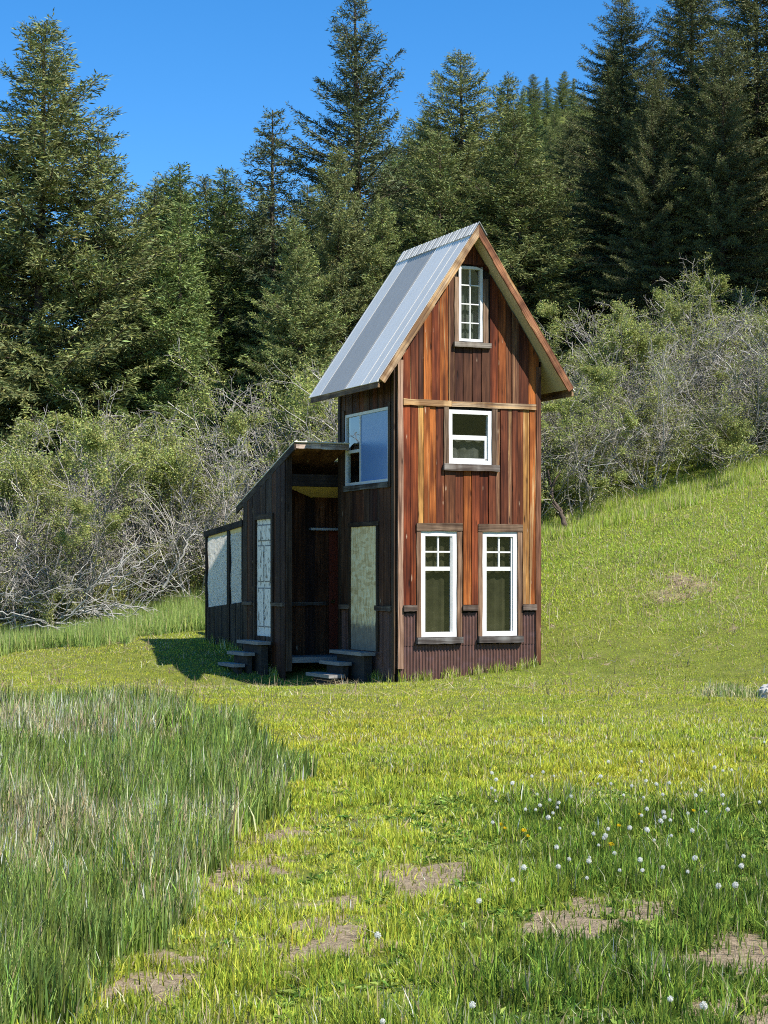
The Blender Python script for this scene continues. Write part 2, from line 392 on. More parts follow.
# front planks: (px0, px1, z0, z1 or None for the roof line, colour)
def fx(px): # front-wall x from a photographed column measured once on the wall
    return (px-397)/143*2.81*(1.0+.012*(1-(px-397)/143))
P_ = [
 (402,409,4.85,None,C(RED,.15)),(409,417,4.85,None,C(DRED,.1)),(417,422,4.85,None,C(DRK,.0)),(422,430,4.85,None,C(ORG,.42)),(430,438,4.85,None,C(RED,.25)),(438,446,4.85,None,C(ORG,.30)),(446,452.5,4.85,None,C(GRY,.55)),
 (452.5,461,4.85,5.80,C(DRK,.0)),(461,470,4.85,5.80,C((.06,.028,.016),.0)),(470,479,4.85,5.80,C(DRK,.05)),(479,488,4.85,5.80,C((.06,.028,.016),.0)),
 (455,487,7.26,None,C(DRED,0)),
 (488,496,4.85,None,C(RED,.25)),(496,504,4.85,None,C((.26,.07,.016),.30)),(504,510,4.85,None,C(BRN,.2)),(510,517,4.85,None,C(GRY,.45)),(517,527,4.85,None,C(DRED,.1)),(527,538,4.85,None,C(ORG,.35)),
 (402,409.5,1.29,4.75,C((.21,.036,.010),.06)),(409.5,416.5,1.29,4.75,C((.24,.050,.012),.12)),(416.5,422,2.70,4.75,C(YEL,.5)),(422,428,2.70,4.75,C(ORG,.30)),(428,434,2.70,4.75,C(ORG,.52)),(434,442.5,2.70,4.75,C(DRED,.18)),
 (442.5,453,2.70,3.64,C(BRN,.34)),(453,461,2.70,3.64,C(DRED,.15)),(461,469,1.29,3.64,C(ORG,.16)),(469,477,1.29,3.64,C(RED,.14)),(477,486,2.70,3.64,C(RED,.28)),(486,493.5,2.70,3.64,C(DRED,.1)),
 (493.5,498,2.70,4.75,C(GRY,.50)),(498,506,2.70,4.75,C(DRED,.05)),(506,510,2.70,4.75,C(GRY,.66)),(510,516,2.70,4.75,C(DRED,.08)),(516,522,2.70,4.75,C((.16,.045,.014),.1)),
 (521.5,528,1.29,4.75,C(YEL,.72)),(528,536,1.29,4.75,C(ORG,.55)),
]
mb = MB()
for i, (p0, p1, z0, z1, c) in enumerate(P_):
    c = tuple((.80*a+.20*b)*1.16 for a, b in zip(c[:3], (.23,.066,.019)))+(min(1, .70*c[3]+.05),)
    x0, x1 = fx(p0)+.005, fx(p1)-.006; dd = random.choice((.022,.030,.040))
    if z1 is not None:
        board(mb, front, x0, x1, .002*(i % 2), dd, z0, z1, c, wob=.003, n=5)
    else:
        # split at the apex when needed so that the top follows the roof
        cuts = [x0] + ([AX] if x0 < AX < x1 else []) + [x1]; r = random.random()
        for u0, u1 in zip(cuts[:-1], cuts[1:]):
            t0, t1 = roof_under(u0)-.004, roof_under(u1)-.004
            P = [front(u0,0,z0),front(u1,0,z0),front(u1,dd,z0),front(u0,dd,z0),front(u0,0,t0),front(u1,0,t1),front(u1,dd,t1),front(u0,dd,t0)]
            mb.hexa(P, c, r)
mb.build('front_wall', M['wood'], cabin)
mb = MB(); OP = [(1.175,1.645,5.905,7.225),(.978,1.822,3.752,4.70),(.44,1.136,.732,2.572),(1.635,2.331,.732,2.572)]
ed = sorted({.02, AX, W-.02}|{e for o in OP for e in o[:2]})
for u0, u1 in zip(ed[:-1], ed[1:]):
    zz = [1.1]; mid = (u0+u1)/2
    for o in sorted(OP, key=lambda o: o[2]):
        if o[0] < mid < o[1]: zz += [o[2], o[3]]
    if .732 in zz: zz = zz[2:]
    tops = (roof_under(u0)-.01, roof_under(u1)-.01)
    for q0, q1 in [(zz[i], zz[i+1] if i+1 < len(zz) else None) for i in range(0, len(zz), 2)]:
        t0, t1 = tops if q1 is None else (q1, q1)
        mb.hexa([front(u0,-.022,q0),front(u1,-.022,q0),front(u1,-.003,q0),front(u0,-.003,q0),front(u0,-.022,t0),front(u1,-.022,t1),front(u1,-.003,t1),front(u0,-.003,t0)])
mb.build('wall_backing', M['dark'], cabin)

# belly band, ledges, corner boards, trim
for (a0, a1, b0, b1, c) in ((.10,1.02,4.745,4.85,C((.62,.38,.18),.5)),(1.025,2.70,4.75,4.846,C((.44,.30,.18),.45))):
    mb = MB(); board(mb, front, a0, a1, .03, .060, b0, b1, c); mb.build('belly_band', M['wood_x'], cabin)
def one(name, mp, a0, a1, d0, d1, b0, b1, c, mat, **kw):
    mb = MB(); board(mb, mp, a0, a1, d0, d1, b0, b1, c, **kw); return mb.build(name, M[mat], cabin)
for a0, a1 in ((.10,.352),(1.236,1.532),(2.428,2.705)): one('ledge', front, a0, a1, .0, .085, 1.185, 1.285, C((.19,.14,.11),0), 'wood_x', wob=.003)
mb = MB(); board(mb, front, .0, .10, .0, .045, .19, 5.52, C((.40,.24,.16),.15), n=12); mb.build('corner_board', M['wood'], cabin)
mb = MB(); board(mb, front, 2.712, 2.805, .0, .045, .05, 5.52, C((.20,.085,.045),.08), n=12); mb.build('corner_board', M['wood'], cabin)
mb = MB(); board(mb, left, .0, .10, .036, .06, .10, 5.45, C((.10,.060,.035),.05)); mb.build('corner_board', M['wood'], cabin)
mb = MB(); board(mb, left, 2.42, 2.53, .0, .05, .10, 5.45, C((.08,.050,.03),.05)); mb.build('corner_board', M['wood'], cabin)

# corrugated skirting
def corrugated(mb, mp, a0, a1, b0, b1, d=.012, pitch=.060, amp=.011):
    n = max(4, int((a1-a0)/pitch*8)); A = np.linspace(a0, a1, n+1); jag = 0
    for i in range(n):
        if i % 8 == 0: jag = random.uniform(-.012, .004)
        y0, y1 = d+amp*math.sin(A[i]/pitch*2*math.pi), d+amp*math.sin(A[i+1]/pitch*2*math.pi)
        mb.poly([mp(A[i],y0,b0),mp(A[i+1],y1,b0),mp(A[i+1],y1,b1+jag),mp(A[i],y0,b1+jag)], (1,1,1,0), .5)
for (mp, a0, a1, b0, b1, d_) in ((front,.05,2.712,-.35,.60,.012),(front,.05,.36,.585,1.15,.018),(front,1.23,1.535,.585,1.15,.018),(front,2.42,2.712,.585,1.15,.018),(left,.10,.80,-.3,1.17,.012),(left,2.0,2.42,-.3,1.17,.012),(left,.8,2.0,-.3,.46,.012)):
    mb = MB(); corrugated(mb, mp, a0, a1, b0, b1, d_); mb.build('corrugated_skirting', M['corr'], cabin, recalc=False)
mb = MB(); mb.box(.03, W-.03, .03, .08, -.5, .70).box(.03, .10, .10, D, -.5, .45); mb.build('foundation', M['foundation'], cabin)

# left wall (shaded) ------------------------------------------------
def planks(mb, mp, a0, a1, b0, b1, opens, pal, wid=(.13,.24), top=None, sapmax=.15, dbase=.020):
    edges = [a0]
    marks = sorted({e for o in opens for e in (o[0], o[1]) if a0 < e < a1})
    while edges[-1] < a1-1e-6:
        nx_ = edges[-1]+random.uniform(*wid)
        for mk in marks:
            if edges[-1]+1e-6 < mk < nx_+.05: nx_ = mk; break
        edges.append(min(nx_, a1) if a1-nx_ > .06 else a1)
    for i, (u0, u1) in enumerate(zip(edges[:-1], edges[1:])):
        segs = [(b0, b1)]; mid = (u0+u1)/2
        for o in opens:
            if o[0] <= mid <= o[1]:
                ns = []
                for s0, s1 in segs:
                    if o[2] > s0: ns.append((s0, min(s1, o[2])))
                    if o[3] < s1: ns.append((max(s0, o[3]), s1))
                segs = [t for t in ns if t[1]-t[0] > .01]
        c = random.choice(pal); k = random.uniform(.75, 1.25); c = (c[0]*k, c[1]*k, c[2]*k, random.uniform(0, sapmax)); r = random.random()
        dd = dbase+.008*(i % 2)
        for s0, s1 in segs:
            e0 = e1 = s1
            if top is not None and s1 == b1: e0, e1 = top(u0), top(u1)
            P = [mp(u0-.004,0,s0),mp(u1+.004,0,s0),mp(u1+.004,dd,s0),mp(u0-.004,dd,s0),mp(u0-.004,0,e0),mp(u1+.004,0,e1),mp(u1+.004,dd,e1),mp(u0-.004,dd,e0)]
            mb.hexa(P, c, r)
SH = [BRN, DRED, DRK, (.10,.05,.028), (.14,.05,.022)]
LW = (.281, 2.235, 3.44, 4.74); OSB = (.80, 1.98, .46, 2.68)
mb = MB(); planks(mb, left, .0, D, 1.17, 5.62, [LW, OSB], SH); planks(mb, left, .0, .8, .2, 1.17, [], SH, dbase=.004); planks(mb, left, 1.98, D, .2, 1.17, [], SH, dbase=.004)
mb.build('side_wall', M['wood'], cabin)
for a0, a1 in ((.10,.79),(1.99,2.42)): one('ledge', left, a0, a1, .0, .085, 1.185, 1.27, C((.15,.11,.085)), 'wood_y')
# right and rear walls
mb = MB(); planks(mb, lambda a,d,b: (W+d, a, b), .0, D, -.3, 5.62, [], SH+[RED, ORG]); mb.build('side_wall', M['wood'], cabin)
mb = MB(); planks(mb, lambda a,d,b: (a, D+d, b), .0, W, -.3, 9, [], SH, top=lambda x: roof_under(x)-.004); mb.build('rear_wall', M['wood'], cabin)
# inside: floors, so that the windows look into a room
for z in (.40, 2.98, 5.36): mb = MB(); mb.box(.03, W-.03, .04, D-.03, z, z+.06); mb.build('floor_deck', M['inside'], cabin)

# boarded-up doorway
mb = MB(); board(mb, left, .80, 1.98, .006, .022, .46, 2.68, C((1,1,1)), wob=.004); mb.build('boarded_door', M['osb'], cabin)['label'] = 'pale strand-board sheet closing the doorway, blackened at its foot'
one('door_head', left, .70, 2.06, .0, .05, 2.68, 2.76, C((.07,.045,.03)), 'wood_y')
for a0 in (.72, 1.98): one('door_jamb', left, a0, a0+.08, .0, .05, .46, 2.68, C((.08,.05,.03)), 'wood')

# windows -----------------------------------------------------------
def window(mp, a0, a1, b0, b1, fw, bars=(), label=None, proud=.03, pane_d=-.02, extra=()):
    """bars: (a0,a1,b0,b1) white members inside the frame"""
    mb = MB(); d0, d1 = -.06, proud
    mbox(mb, mp, a0, a0+fw, d0, d1, b0, b1); mbox(mb, mp, a1-fw, a1, d0, d1, b0, b1)
    mbox(mb, mp, a0+fw, a1-fw, d0, d1, b0, b0+fw); mbox(mb, mp, a0+fw, a1-fw, d0, d1, b1-fw, b1)
    for (u0, u1, v0, v1) in bars: mbox(mb, mp, u0, u1, pane_d-.012, pane_d+.022, v0, v1)
    for (u0, u1, v0, v1, e0, e1) in extra: mbox(mb, mp, u0, u1, e0, e1, v0, v1)
    w = mb.build('window', M['vinyl'], cabin)
    if label: w['label'] = label
    g = MB(); g.poly([mp(a0+fw*.5, pane_d, b0+fw*.5), mp(a1-fw*.5, pane_d, b0+fw*.5), mp(a1-fw*.5, pane_d, b1-fw*.5), mp(a0+fw*.5, pane_d, b1-fw*.5)])
    g.build('pane', M['glass'], w, recalc=False)
    return w
def trim(w, name, mp, rects, mat='wood', c=TRIM, sap=.2, d1=.05):
    for (a0, a1, b0, b1) in rects:
        mb = MB(); k = random.uniform(.8, 1.15); board(mb, mp, a0, a1, .0, d1, b0, b1, C((c[0]*k, c[1]*k, c[2]*k), sap), wob=.005)
        mb.build(name, M[mat], w)
def sill(w, mp, a0, a1, b0, b1, c=(.24,.21,.185), d1=.095):
    mb = MB(); board(mb, mp, a0, a1, .0, d1, b0, b1, C(c, .0), wob=.006); mb.build('sill', M['wood_x' if mp is front else 'wood_y'], w)
# gable window, 2 x 4 lights
a0, a1, b0, b1 = 1.175, 1.645, 5.905, 7.225; f = .048
bars = [(1.400,1.420,b0+f,b1-f)]+[(a0+f,a1-f,b0+(b1-b0)*k/4-.010,b0+(b1-b0)*k/4+.010) for k in (1,2,3)]
w = window(front, a0, a1, b0, b1, f, bars, 'narrow eight-light window under the gable peak'); WG = w
trim(w, 'trim', front, [(1.085,1.170,5.88,7.02),(1.65,1.745,5.88,7.02)], c=(.30,.19,.12)); sill(w, front, 1.065, 1.785, 5.80, 5.885, (.30,.25,.20))
# middle sash window
a0, a1, b0, b1 = .978, 1.822, 3.752, 4.70; f = .07
WM = w = window(front, a0, a1, b0, b1, f, [(a0+f,a1-f,4.18,4.26),(a0+f,a1-f,b0+f,b0+f+.035),(a0+f,a0+f+.02,b0+f,4.18),(a1-f-.055,a1-f,b0+f,4.18)], 'square sash window below the belly band')
trim(w, 'trim', front, [(.880,.972,3.75,4.742),(1.828,1.928,3.75,4.742)], c=(.27,.18,.115)); sill(w, front, .865, 1.95, 3.635, 3.748, (.26,.22,.19))
# two tall lower windows
for (o, lab) in ((0, 'tall lower window nearer the cabin corner'), (1.195, 'tall lower window nearer the yellow corner plank')):
    a0, a1, b0, b1 = .440+o, 1.136+o, .732, 2.572; f = .085
    bars = [(a0+f,a1-f,1.885,1.955),((a0+a1)/2-.014,(a0+a1)/2+.014,1.955,b1-f),(a0+f,a1-f,2.20,2.228)]
    w = window(front, a0, a1, b0, b1, f, bars, lab, extra=[(a1-f-.028,a1-f,b0+f,b1-f,-.03,.012)])
    trim(w, 'trim', front, [(a0-.085,a0-.004,.73,2.57),(a1+.004,a1+.092,.73,2.57)], c=(.30,.175,.105), sap=.15)
    LOWW = globals().setdefault('LOWW', []); LOWW.append((w, a0, a1))
    mb = MB(); board(mb, front, a0-.09, a1+.10, .0, .06, 2.577, 2.71, C((.17,.105,.065), .1), wob=.008); mb.build('head_trim', M['wood_x'], w)
    sill(w, front, a0-.09, a1+.095, .615, .73, (.17,.155,.145), .10)
def pane_sheet(w, a0, a1, b0, b1, c, depth=.10):  # added sheets give panes their reflected tone; middle window's is a real blind
    mb = MB(); n = 14
    for i in range(n):
        u0, u1 = a0+(a1-a0)*i/n, a0+(a1-a0)*(i+1)/n; e0, e1 = depth+.015*math.sin(i*1.9), depth+.015*math.sin((i+1)*1.9)
        mb.poly([front(u0,-e0,b0),front(u1,-e1,b0),front(u1,-e1,b1),front(u0,-e0,b1)], C(c), .5)
    mb.build('pane_tone_sheet', M['pane_tone_sheet'], w, recalc=False)
pane_sheet(WG, 1.16, 1.66, 5.9, 7.23, (.13,.145,.135)); pane_sheet(WM, .97, 1.83, 3.75, 4.20, (.105,.105,.095))
for (w_, u0, u1) in LOWW: pane_sheet(w_, u0-.01, u1+.01, .73, 2.57, (.050,.044,.022))
# big side window
a0, a1, b0, b1 = LW; f = .05
w = window(left, a0, a1, b0, b1, f, [(1.545,1.59,b0+f,b1-f),(1.59,a1-f,4.03,4.085)], 'large white-framed side window with a sky reflection painted blue', pane_d=.0)
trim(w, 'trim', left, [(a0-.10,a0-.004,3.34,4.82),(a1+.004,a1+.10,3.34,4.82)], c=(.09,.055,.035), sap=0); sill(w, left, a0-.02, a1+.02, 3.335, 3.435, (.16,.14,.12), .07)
g = MB(); mbox(g, left, a0+.05, 1.545, .004, .008, b0+.05, b1-.05); g.build('pane', M['painted_reflection'], w)['label'] = 'large pane of the side window, its sky reflection painted blue'

# main roof ---------------------------------------------------------
Y0R, Y1R = -.35, 2.80; EX = 1.89; TK = .09
cs = 1/math.sqrt(1+SL*SL); nxx, nzz = SL*cs, cs
def slope_pt(sgn, run, y, off):
    """run = horizontal distance from the ridge, off = height above the sheet measured square to the slope"""
    return (AX+sgn*(run+nxx*off), y, RZ-SL*run+nzz*off)
def slope_box(mb, sgn, r0, r1, y0, y1, o0, o1, c=(1,1,1,0), r=None):
    mb.hexa([slope_pt(sgn,r0,y0,o0),slope_pt(sgn,r1,y0,o0),slope_pt(sgn,r1,y1,o0),slope_pt(sgn,r0,y1,o0),slope_pt(sgn,r0,y0,o1),slope_pt(sgn,r1,y0,o1),slope_pt(sgn,r1,y1,o1),slope_pt(sgn,r0,y1,o1)], c, r)
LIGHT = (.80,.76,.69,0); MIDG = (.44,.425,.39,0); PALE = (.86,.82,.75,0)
for sgn in (-1, 1):
    mb = MB(); slope_box(mb, sgn, .06, EX-.02, Y0R+.03, Y1R-.03, -.095, -.012); mb.build('roof_deck', M['soffit'], cabin)
    mb = MB()
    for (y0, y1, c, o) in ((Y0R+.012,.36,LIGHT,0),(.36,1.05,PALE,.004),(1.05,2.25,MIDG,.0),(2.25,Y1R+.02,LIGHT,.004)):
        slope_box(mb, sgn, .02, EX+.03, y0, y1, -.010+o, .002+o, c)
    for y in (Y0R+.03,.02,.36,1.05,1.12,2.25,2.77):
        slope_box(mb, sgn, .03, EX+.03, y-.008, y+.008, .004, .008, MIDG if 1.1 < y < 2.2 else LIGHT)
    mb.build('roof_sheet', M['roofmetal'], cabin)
    # fascia boards: along the eave, and the two rakes
    mb = MB(); mb.hexa([(AX+sgn*(EX-.02), Y0R+.03, RZ-SL*EX-.14),(AX+sgn*(EX+.02), Y0R+.03, RZ-SL*EX-.14),(AX+sgn*(EX+.02), Y1R-.03, RZ-SL*EX-.14),(AX+sgn*(EX-.02), Y1R-.03, RZ-SL*EX-.14),
                        (AX+sgn*(EX-.02), Y0R+.03, RZ-SL*EX+.0),(AX+sgn*(EX+.012), Y0R+.03, RZ-SL*EX-.035),(AX+sgn*(EX+.012), Y1R-.03, RZ-SL*EX-.035),(AX+sgn*(EX-.02), Y1R-.03, RZ-SL*EX+.0)], C((.34,.21,.11),.25))
    mb.build('eave_fascia', M['wood_y'], cabin)
    for (y0, y1) in ((Y0R-.01, Y0R+.028), (Y1R-.028, Y1R+.01)):
        mb = MB(); n = 10
        for i in range(n):
            r0, r1 = EX*i/n, EX*(i+1)/n; lo = -.118+.006*math.sin(i*2.1)
            P = []
            for off in (lo, .004):
                for (rr, yy) in ((r0,y0),(r1,y0),(r1,y1),(r0,y1)):
                    p = slope_pt(sgn, rr, yy, off)
                    if i == 0 and rr == 0: p = (AX, yy, RZ+off/nzz)
                    P.append(p)
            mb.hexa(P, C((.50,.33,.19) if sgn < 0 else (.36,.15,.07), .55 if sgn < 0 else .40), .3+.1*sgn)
        mb.build('rake_board', M['rake'][sgn], cabin)
# ridge cap with a corrugated edge
mb = MB(); n = 60
for i in range(n):
    y0, y1 = Y0R-.03+(Y1R-Y0R+.06)*i/n, Y0R-.03+(Y1R-Y0R+.06)*(i+1)/n; h = .030 if i % 2 else .046
    for sgn in (-1, 1):
        P = [(AX, y0, RZ+h-.004),(AX, y1, RZ+h-.004),slope_pt(sgn,.13,y1,h*.55-.006),slope_pt(sgn,.13,y0,h*.55-.006),(AX, y0, RZ+h+.006),(AX, y1, RZ+h+.006),slope_pt(sgn,.13,y1,h*.55),slope_pt(sgn,.13,y0,h*.55)]
        mb.hexa(P, LIGHT if i % 3 else MIDG)
mb.build('ridge_cap', M['roofmetal'], cabin)

# rear lean-to --------------------------------------------------------
def lz(y): return 4.20-.335*(y-2.0)            # top of the shed roof
LD = (3.175, 4.04, .66, 2.86)
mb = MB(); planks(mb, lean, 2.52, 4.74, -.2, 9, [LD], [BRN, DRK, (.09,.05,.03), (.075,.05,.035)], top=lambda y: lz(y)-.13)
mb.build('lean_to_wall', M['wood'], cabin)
for a0, a1 in ((2.52,3.07),(4.14,4.70)): one('ledge', lean, a0, a1, .0, .075, 1.235, 1.30, C((.13,.10,.08)), 'wood_y')
for a0 in (LD[0]-.10, LD[1]): one('door_jamb', lean, a0, a0+.10, .0, .05, .5, 2.96, C((.07,.045,.03)), 'wood')
one('door_head', lean, LD[0], LD[1], .0, .05, 2.86, 2.96, C((.07,.045,.03)), 'wood_y')
mb = MB(); mbox(mb, lean, LD[0], LD[1], -.03, .0, LD[2], LD[3])
for (u0, u1, v0, v1) in ((3.28,3.56,.85,1.55),(3.66,3.94,.85,1.55),(3.28,3.56,1.70,2.35),(3.66,3.94,1.70,2.35),(3.28,3.94,2.47,2.74)):
    mbox(mb, lean, u0, u1, .0, .012, v0, v1)
dl = mb.build('panelled_door', M['peel'], cabin); gr = MB()
for (u0, u1, v0, v1) in ((3.28,3.56,.85,1.55),(3.66,3.94,.85,1.55),(3.28,3.56,1.70,2.35),(3.66,3.94,1.70,2.35),(3.28,3.94,2.47,2.74)):
    for (p0, p1, q0, q1) in ((u0-.022,u0,v0,v1),(u1,u1+.022,v0,v1),(u0-.022,u1+.022,v0-.022,v0),(u0-.022,u1+.022,v1,v1+.022)): mbox(gr, lean, p0, p1, .001, .006, q0, q1)
gr.build('panel_moulding', M['tread'], dl); dl['label'] = 'white panelled door with peeling paint'
mb = MB(); mbox(mb, lambda a,d,b: (a, 2.5+d, b), -1.09, -.98, -.02, .10, .05, 4.0, C((.085,.055,.038),.05)); mb.build('porch_post', M['wood'], cabin)
mb = MB(); mb.box(-.98, -.03, 2.52, 2.68, 3.44, 3.66, C((.045,.03,.022),0)); mb.build('porch_beam', M['wood_x'], cabin)
mb = MB(); b_ = [(-1.0,2.69,3.43),(-.03,2.69,3.47),(.0,2.69,3.47),(.5,3.41,3.28),(-.25,3.41,3.28)]; mb.poly(b_); mb.poly([(x,y,z+.018) for x,y,z in b_])
for i in range(5): mb.poly([b_[i], b_[(i+1)%5], tuple(b_[(i+1)%5][:2])+(b_[(i+1)%5][2]+.018,), tuple(b_[i][:2])+(b_[i][2]+.018,)])
mb.build('porch_ceiling', M['ply'], cabin)
back = lambda a,d,b: (a, 3.45-d, b)
mb = MB(); planks(mb, back, -1.08, W, -.2, 3.36, [(.13,.97,.36,2.64)], [DRK, (.06,.035,.022), BRN]); mb.build('porch_back_wall', M['wood'], cabin)
mb = MB(); board(mb, back, -1.0, .06, .028, .09, 1.235, 1.30, C((.15,.12,.10))); mb.build('ledge', M['wood_x'], cabin)
mb = MB(); mbox(mb, back, -.28, 1.1, .03, .16, 2.655, 2.70); mb.build('door_hood', M['grey_trim'], cabin)
mb = MB(); mbox(mb, back, .13, .97, -.03, .0, .36, 2.64)
for (u0, u1, v0, v1) in ((.22,.50,.55,1.1),(.60,.88,.55,1.1),(.22,.50,1.25,1.75),(.60,.88,1.25,1.75),(.22,.50,1.9,2.45),(.60,.88,1.9,2.45)): mbox(mb, back, u0, u1, .0, .012, v0, v1)
d = mb.build('panelled_door', M['reddoor'], cabin); d['label'] = 'dark red-brown door deep in the porch'
mb = MB(); mbox(mb, back, .18, .235, .0, .06, 1.28, 1.335); mb.build('knob', M['knob'], d)
mb = MB(); mb.box(-1.06, W-.03, 2.52, 3.40, .20, .30); mb.build('porch_floor', M['tread'], cabin)
# end and rear walls of the lean-to
mb = MB(); planks(mb, lambda a,d,b: (W+d, a, b), 2.55, 4.74, -.2, 9, [], SH, top=lambda y: lz(y)-.13); planks(mb, lambda a,d,b: (a, 4.74+d, b), -1.09, W, -.2, lz(4.74)-.14, [], SH); mb.build('lean_to_wall', M['wood'], cabin)
# shed roof: sheet, rafters' soffit and edge boards
mb = MB()
def shed(mb, x0, x1, y0, y1, o0, o1, c=(1,1,1,0)):
    mb.hexa([(x0,y0,lz(y0)+o0),(x1,y0,lz(y0)+o0),(x1,y1,lz(y1)+o0),(x0,y1,lz(y1)+o0),(x0,y0,lz(y0)+o1),(x1,y0,lz(y0)+o1),(x1,y1,lz(y1)+o1),(x0,y1,lz(y1)+o1)], c)
shed(mb, -1.125, -.04, 1.98, 5.18, .0, .012, LIGHT); shed(mb, -.038, 2.98, 2.83, 5.18, .0, .012, MIDG)
for k in range(6): shed(mb, -1.10+.19*k, -1.07+.19*k, 1.98, 5.18, .012, .03, LIGHT)
mb.build('lean_to_roof', M['roofmetal'], cabin)
mb = MB(); shed(mb, -1.085, -.045, 2.04, 5.12, -.035, -.003, C((.22,.10,.05),.1)); shed(mb, -.045, 2.93, 2.86, 5.12, -.035, -.003, C((.22,.10,.05),.1)); mb.build('lean_to_soffit', M['wood_y'], cabin)
mb = MB(); shed(mb, -1.118, -1.087, 2.0, 5.16, -.13, -.004, C((.09,.06,.04),.05)); mb.build('rake_board', M['wood_y'], cabin)
mb = MB(); board(mb, lambda a,d,b: (a, 2.04-d, b), -1.08, -.60, .0, .03, 4.095, 4.18, C((.66,.50,.40),.3), wob=.004); mb.build('eave_fascia', M['wood_x'], cabin); mb = MB(); board(mb, lambda a,d,b: (a, 2.04-d, b), -.595, -.045, .0, .03, 4.09, 4.178, C((.70,.56,.46),.3), wob=.004); mb.build('eave_fascia', M['wood_x'], cabin)
mb = MB(); planks(mb, back, -1.05, -.0, 3.36, 3.60, [], [RED, DRED, BRN]); mb.build('porch_gable_boards', M['wood'], cabin)

# low framed enclosure at the back, closed with white sheeting
def pt(y): return 2.88-.075*(y-4.74)
mb = MB(); planks(mb, lean, 4.76, 7.02, .0, 1.28, [], [(.035,.03,.028), (.05,.042,.036)], top=lambda y: 1.29-.066*(y-4.74)); mb.build('enclosure_boards', M['wood'], cabin)
for (p0, p1) in ((4.76,4.83),(5.55,5.70),(6.97,7.05)):
    mb = MB(); mbox(mb, lean, p0, p1, -.06, .035, .0, pt(p0)-.13, C((.035,.027,.022))); mb.build('enclosure_post', M['wood'], cabin)
mb = MB()
def slat(y0, y1, x0, x1, o0, o1, c): mb.hexa([(x0,y0,pt(y0)+o0),(x1,y0,pt(y0)+o0),(x1,y1,pt(y1)+o0),(x0,y1,pt(y1)+o0),(x0,y0,pt(y0)+o1),(x1,y0,pt(y0)+o1),(x1,y1,pt(y1)+o1),(x0,y1,pt(y1)+o1)], c)
for x in (-1.14, 0.0, 1.0, 2.0): mb = MB(); slat(4.76, 7.12, x, x+.09, -.12, .0, C((.05,.036,.028))); mb.build('enclosure_rafter', M['wood_y'], cabin)
mb = MB(); mb.hexa([(-1.10,4.84,2.66),(-1.085,4.84,2.66),(-1.085,6.9,2.57),(-1.10,6.9,2.57),(-1.10,4.84,pt(4.84)-.12),(-1.085,4.84,pt(4.84)-.12),(-1.085,6.9,pt(6.9)-.12),(-1.10,6.9,pt(6.9)-.12)]); mb.build('enclosure_infill', M['ply'], cabin)
for (p0, p1) in ((4.835,5.545),(5.705,6.965)):
    mb = MB(); n = 10; m_ = 12
    g = [[(-1.085-.010*math.sin(i*1.7+j*.9)-.008*random.random(), p0+(p1-p0)*i/n, (1.28-.066*(p0+(p1-p0)*i/n-4.74))*(1-j/m_)+(2.67-.042*(p0+(p1-p0)*i/n-4.74))*j/m_) for j in range(m_+1)] for i in range(n+1)]
    for i in range(n):
        for j in range(m_): mb.poly([g[i][j], g[i+1][j], g[i+1][j+1], g[i][j+1]])
    mb.build('white_sheeting', M['plastic'], cabin, recalc=False)
mb = MB(); planks(mb, lambda a,d,b: (a, 7.02+d, b), -1.09, 2.0, .0, 1.15, [], SH); mb.build('enclosure_boards', M['wood'], cabin)

# steps: things of their own
def steps(name, label, x_wall, y0, y1, treads):
    r = empty(name, (*loc2w(x_wall, (y0+y1)/2), 0), TH); tag(r, label, 'steps', 'plank steps at the cabin doors')
    off = (y0+y1)/2
    for (xa, xb, ya, yb, z) in treads:
        mb = MB(); mb.box(xa-x_wall, xb-x_wall, ya-off, yb-off, z-.06, z); mb.build('tread', M['tread'], r)
        zb = float(terrain(*loc2w((xa+xb)/2, (ya+yb)/2)))-.15
        if z-.05 > zb:
            mb = MB(); mb.box(xa-x_wall+.11, xb-x_wall-.02, ya+.10-off, yb-.10-off, zb, z-.062); mb.build('riser_block', M['riser'], r)
steps('door_steps', 'three grey plank steps below the pale boarded-up doorway', -.09, .7, 2.1, [(-.38,-.10,.70,2.15,.45),(-.58,-.34,1.20,2.15,.26),(-.84,-.54,1.05,2.15,.05)])
steps('door_steps', 'three dark plank steps below the peeling white door of the lean-to', -1.19, 3.1, 4.1, [(-1.46,-1.20,3.0,4.15,.58),(-1.64,-1.42,3.25,4.2,.37),(-1.82,-1.60,3.3,4.2,.16)])

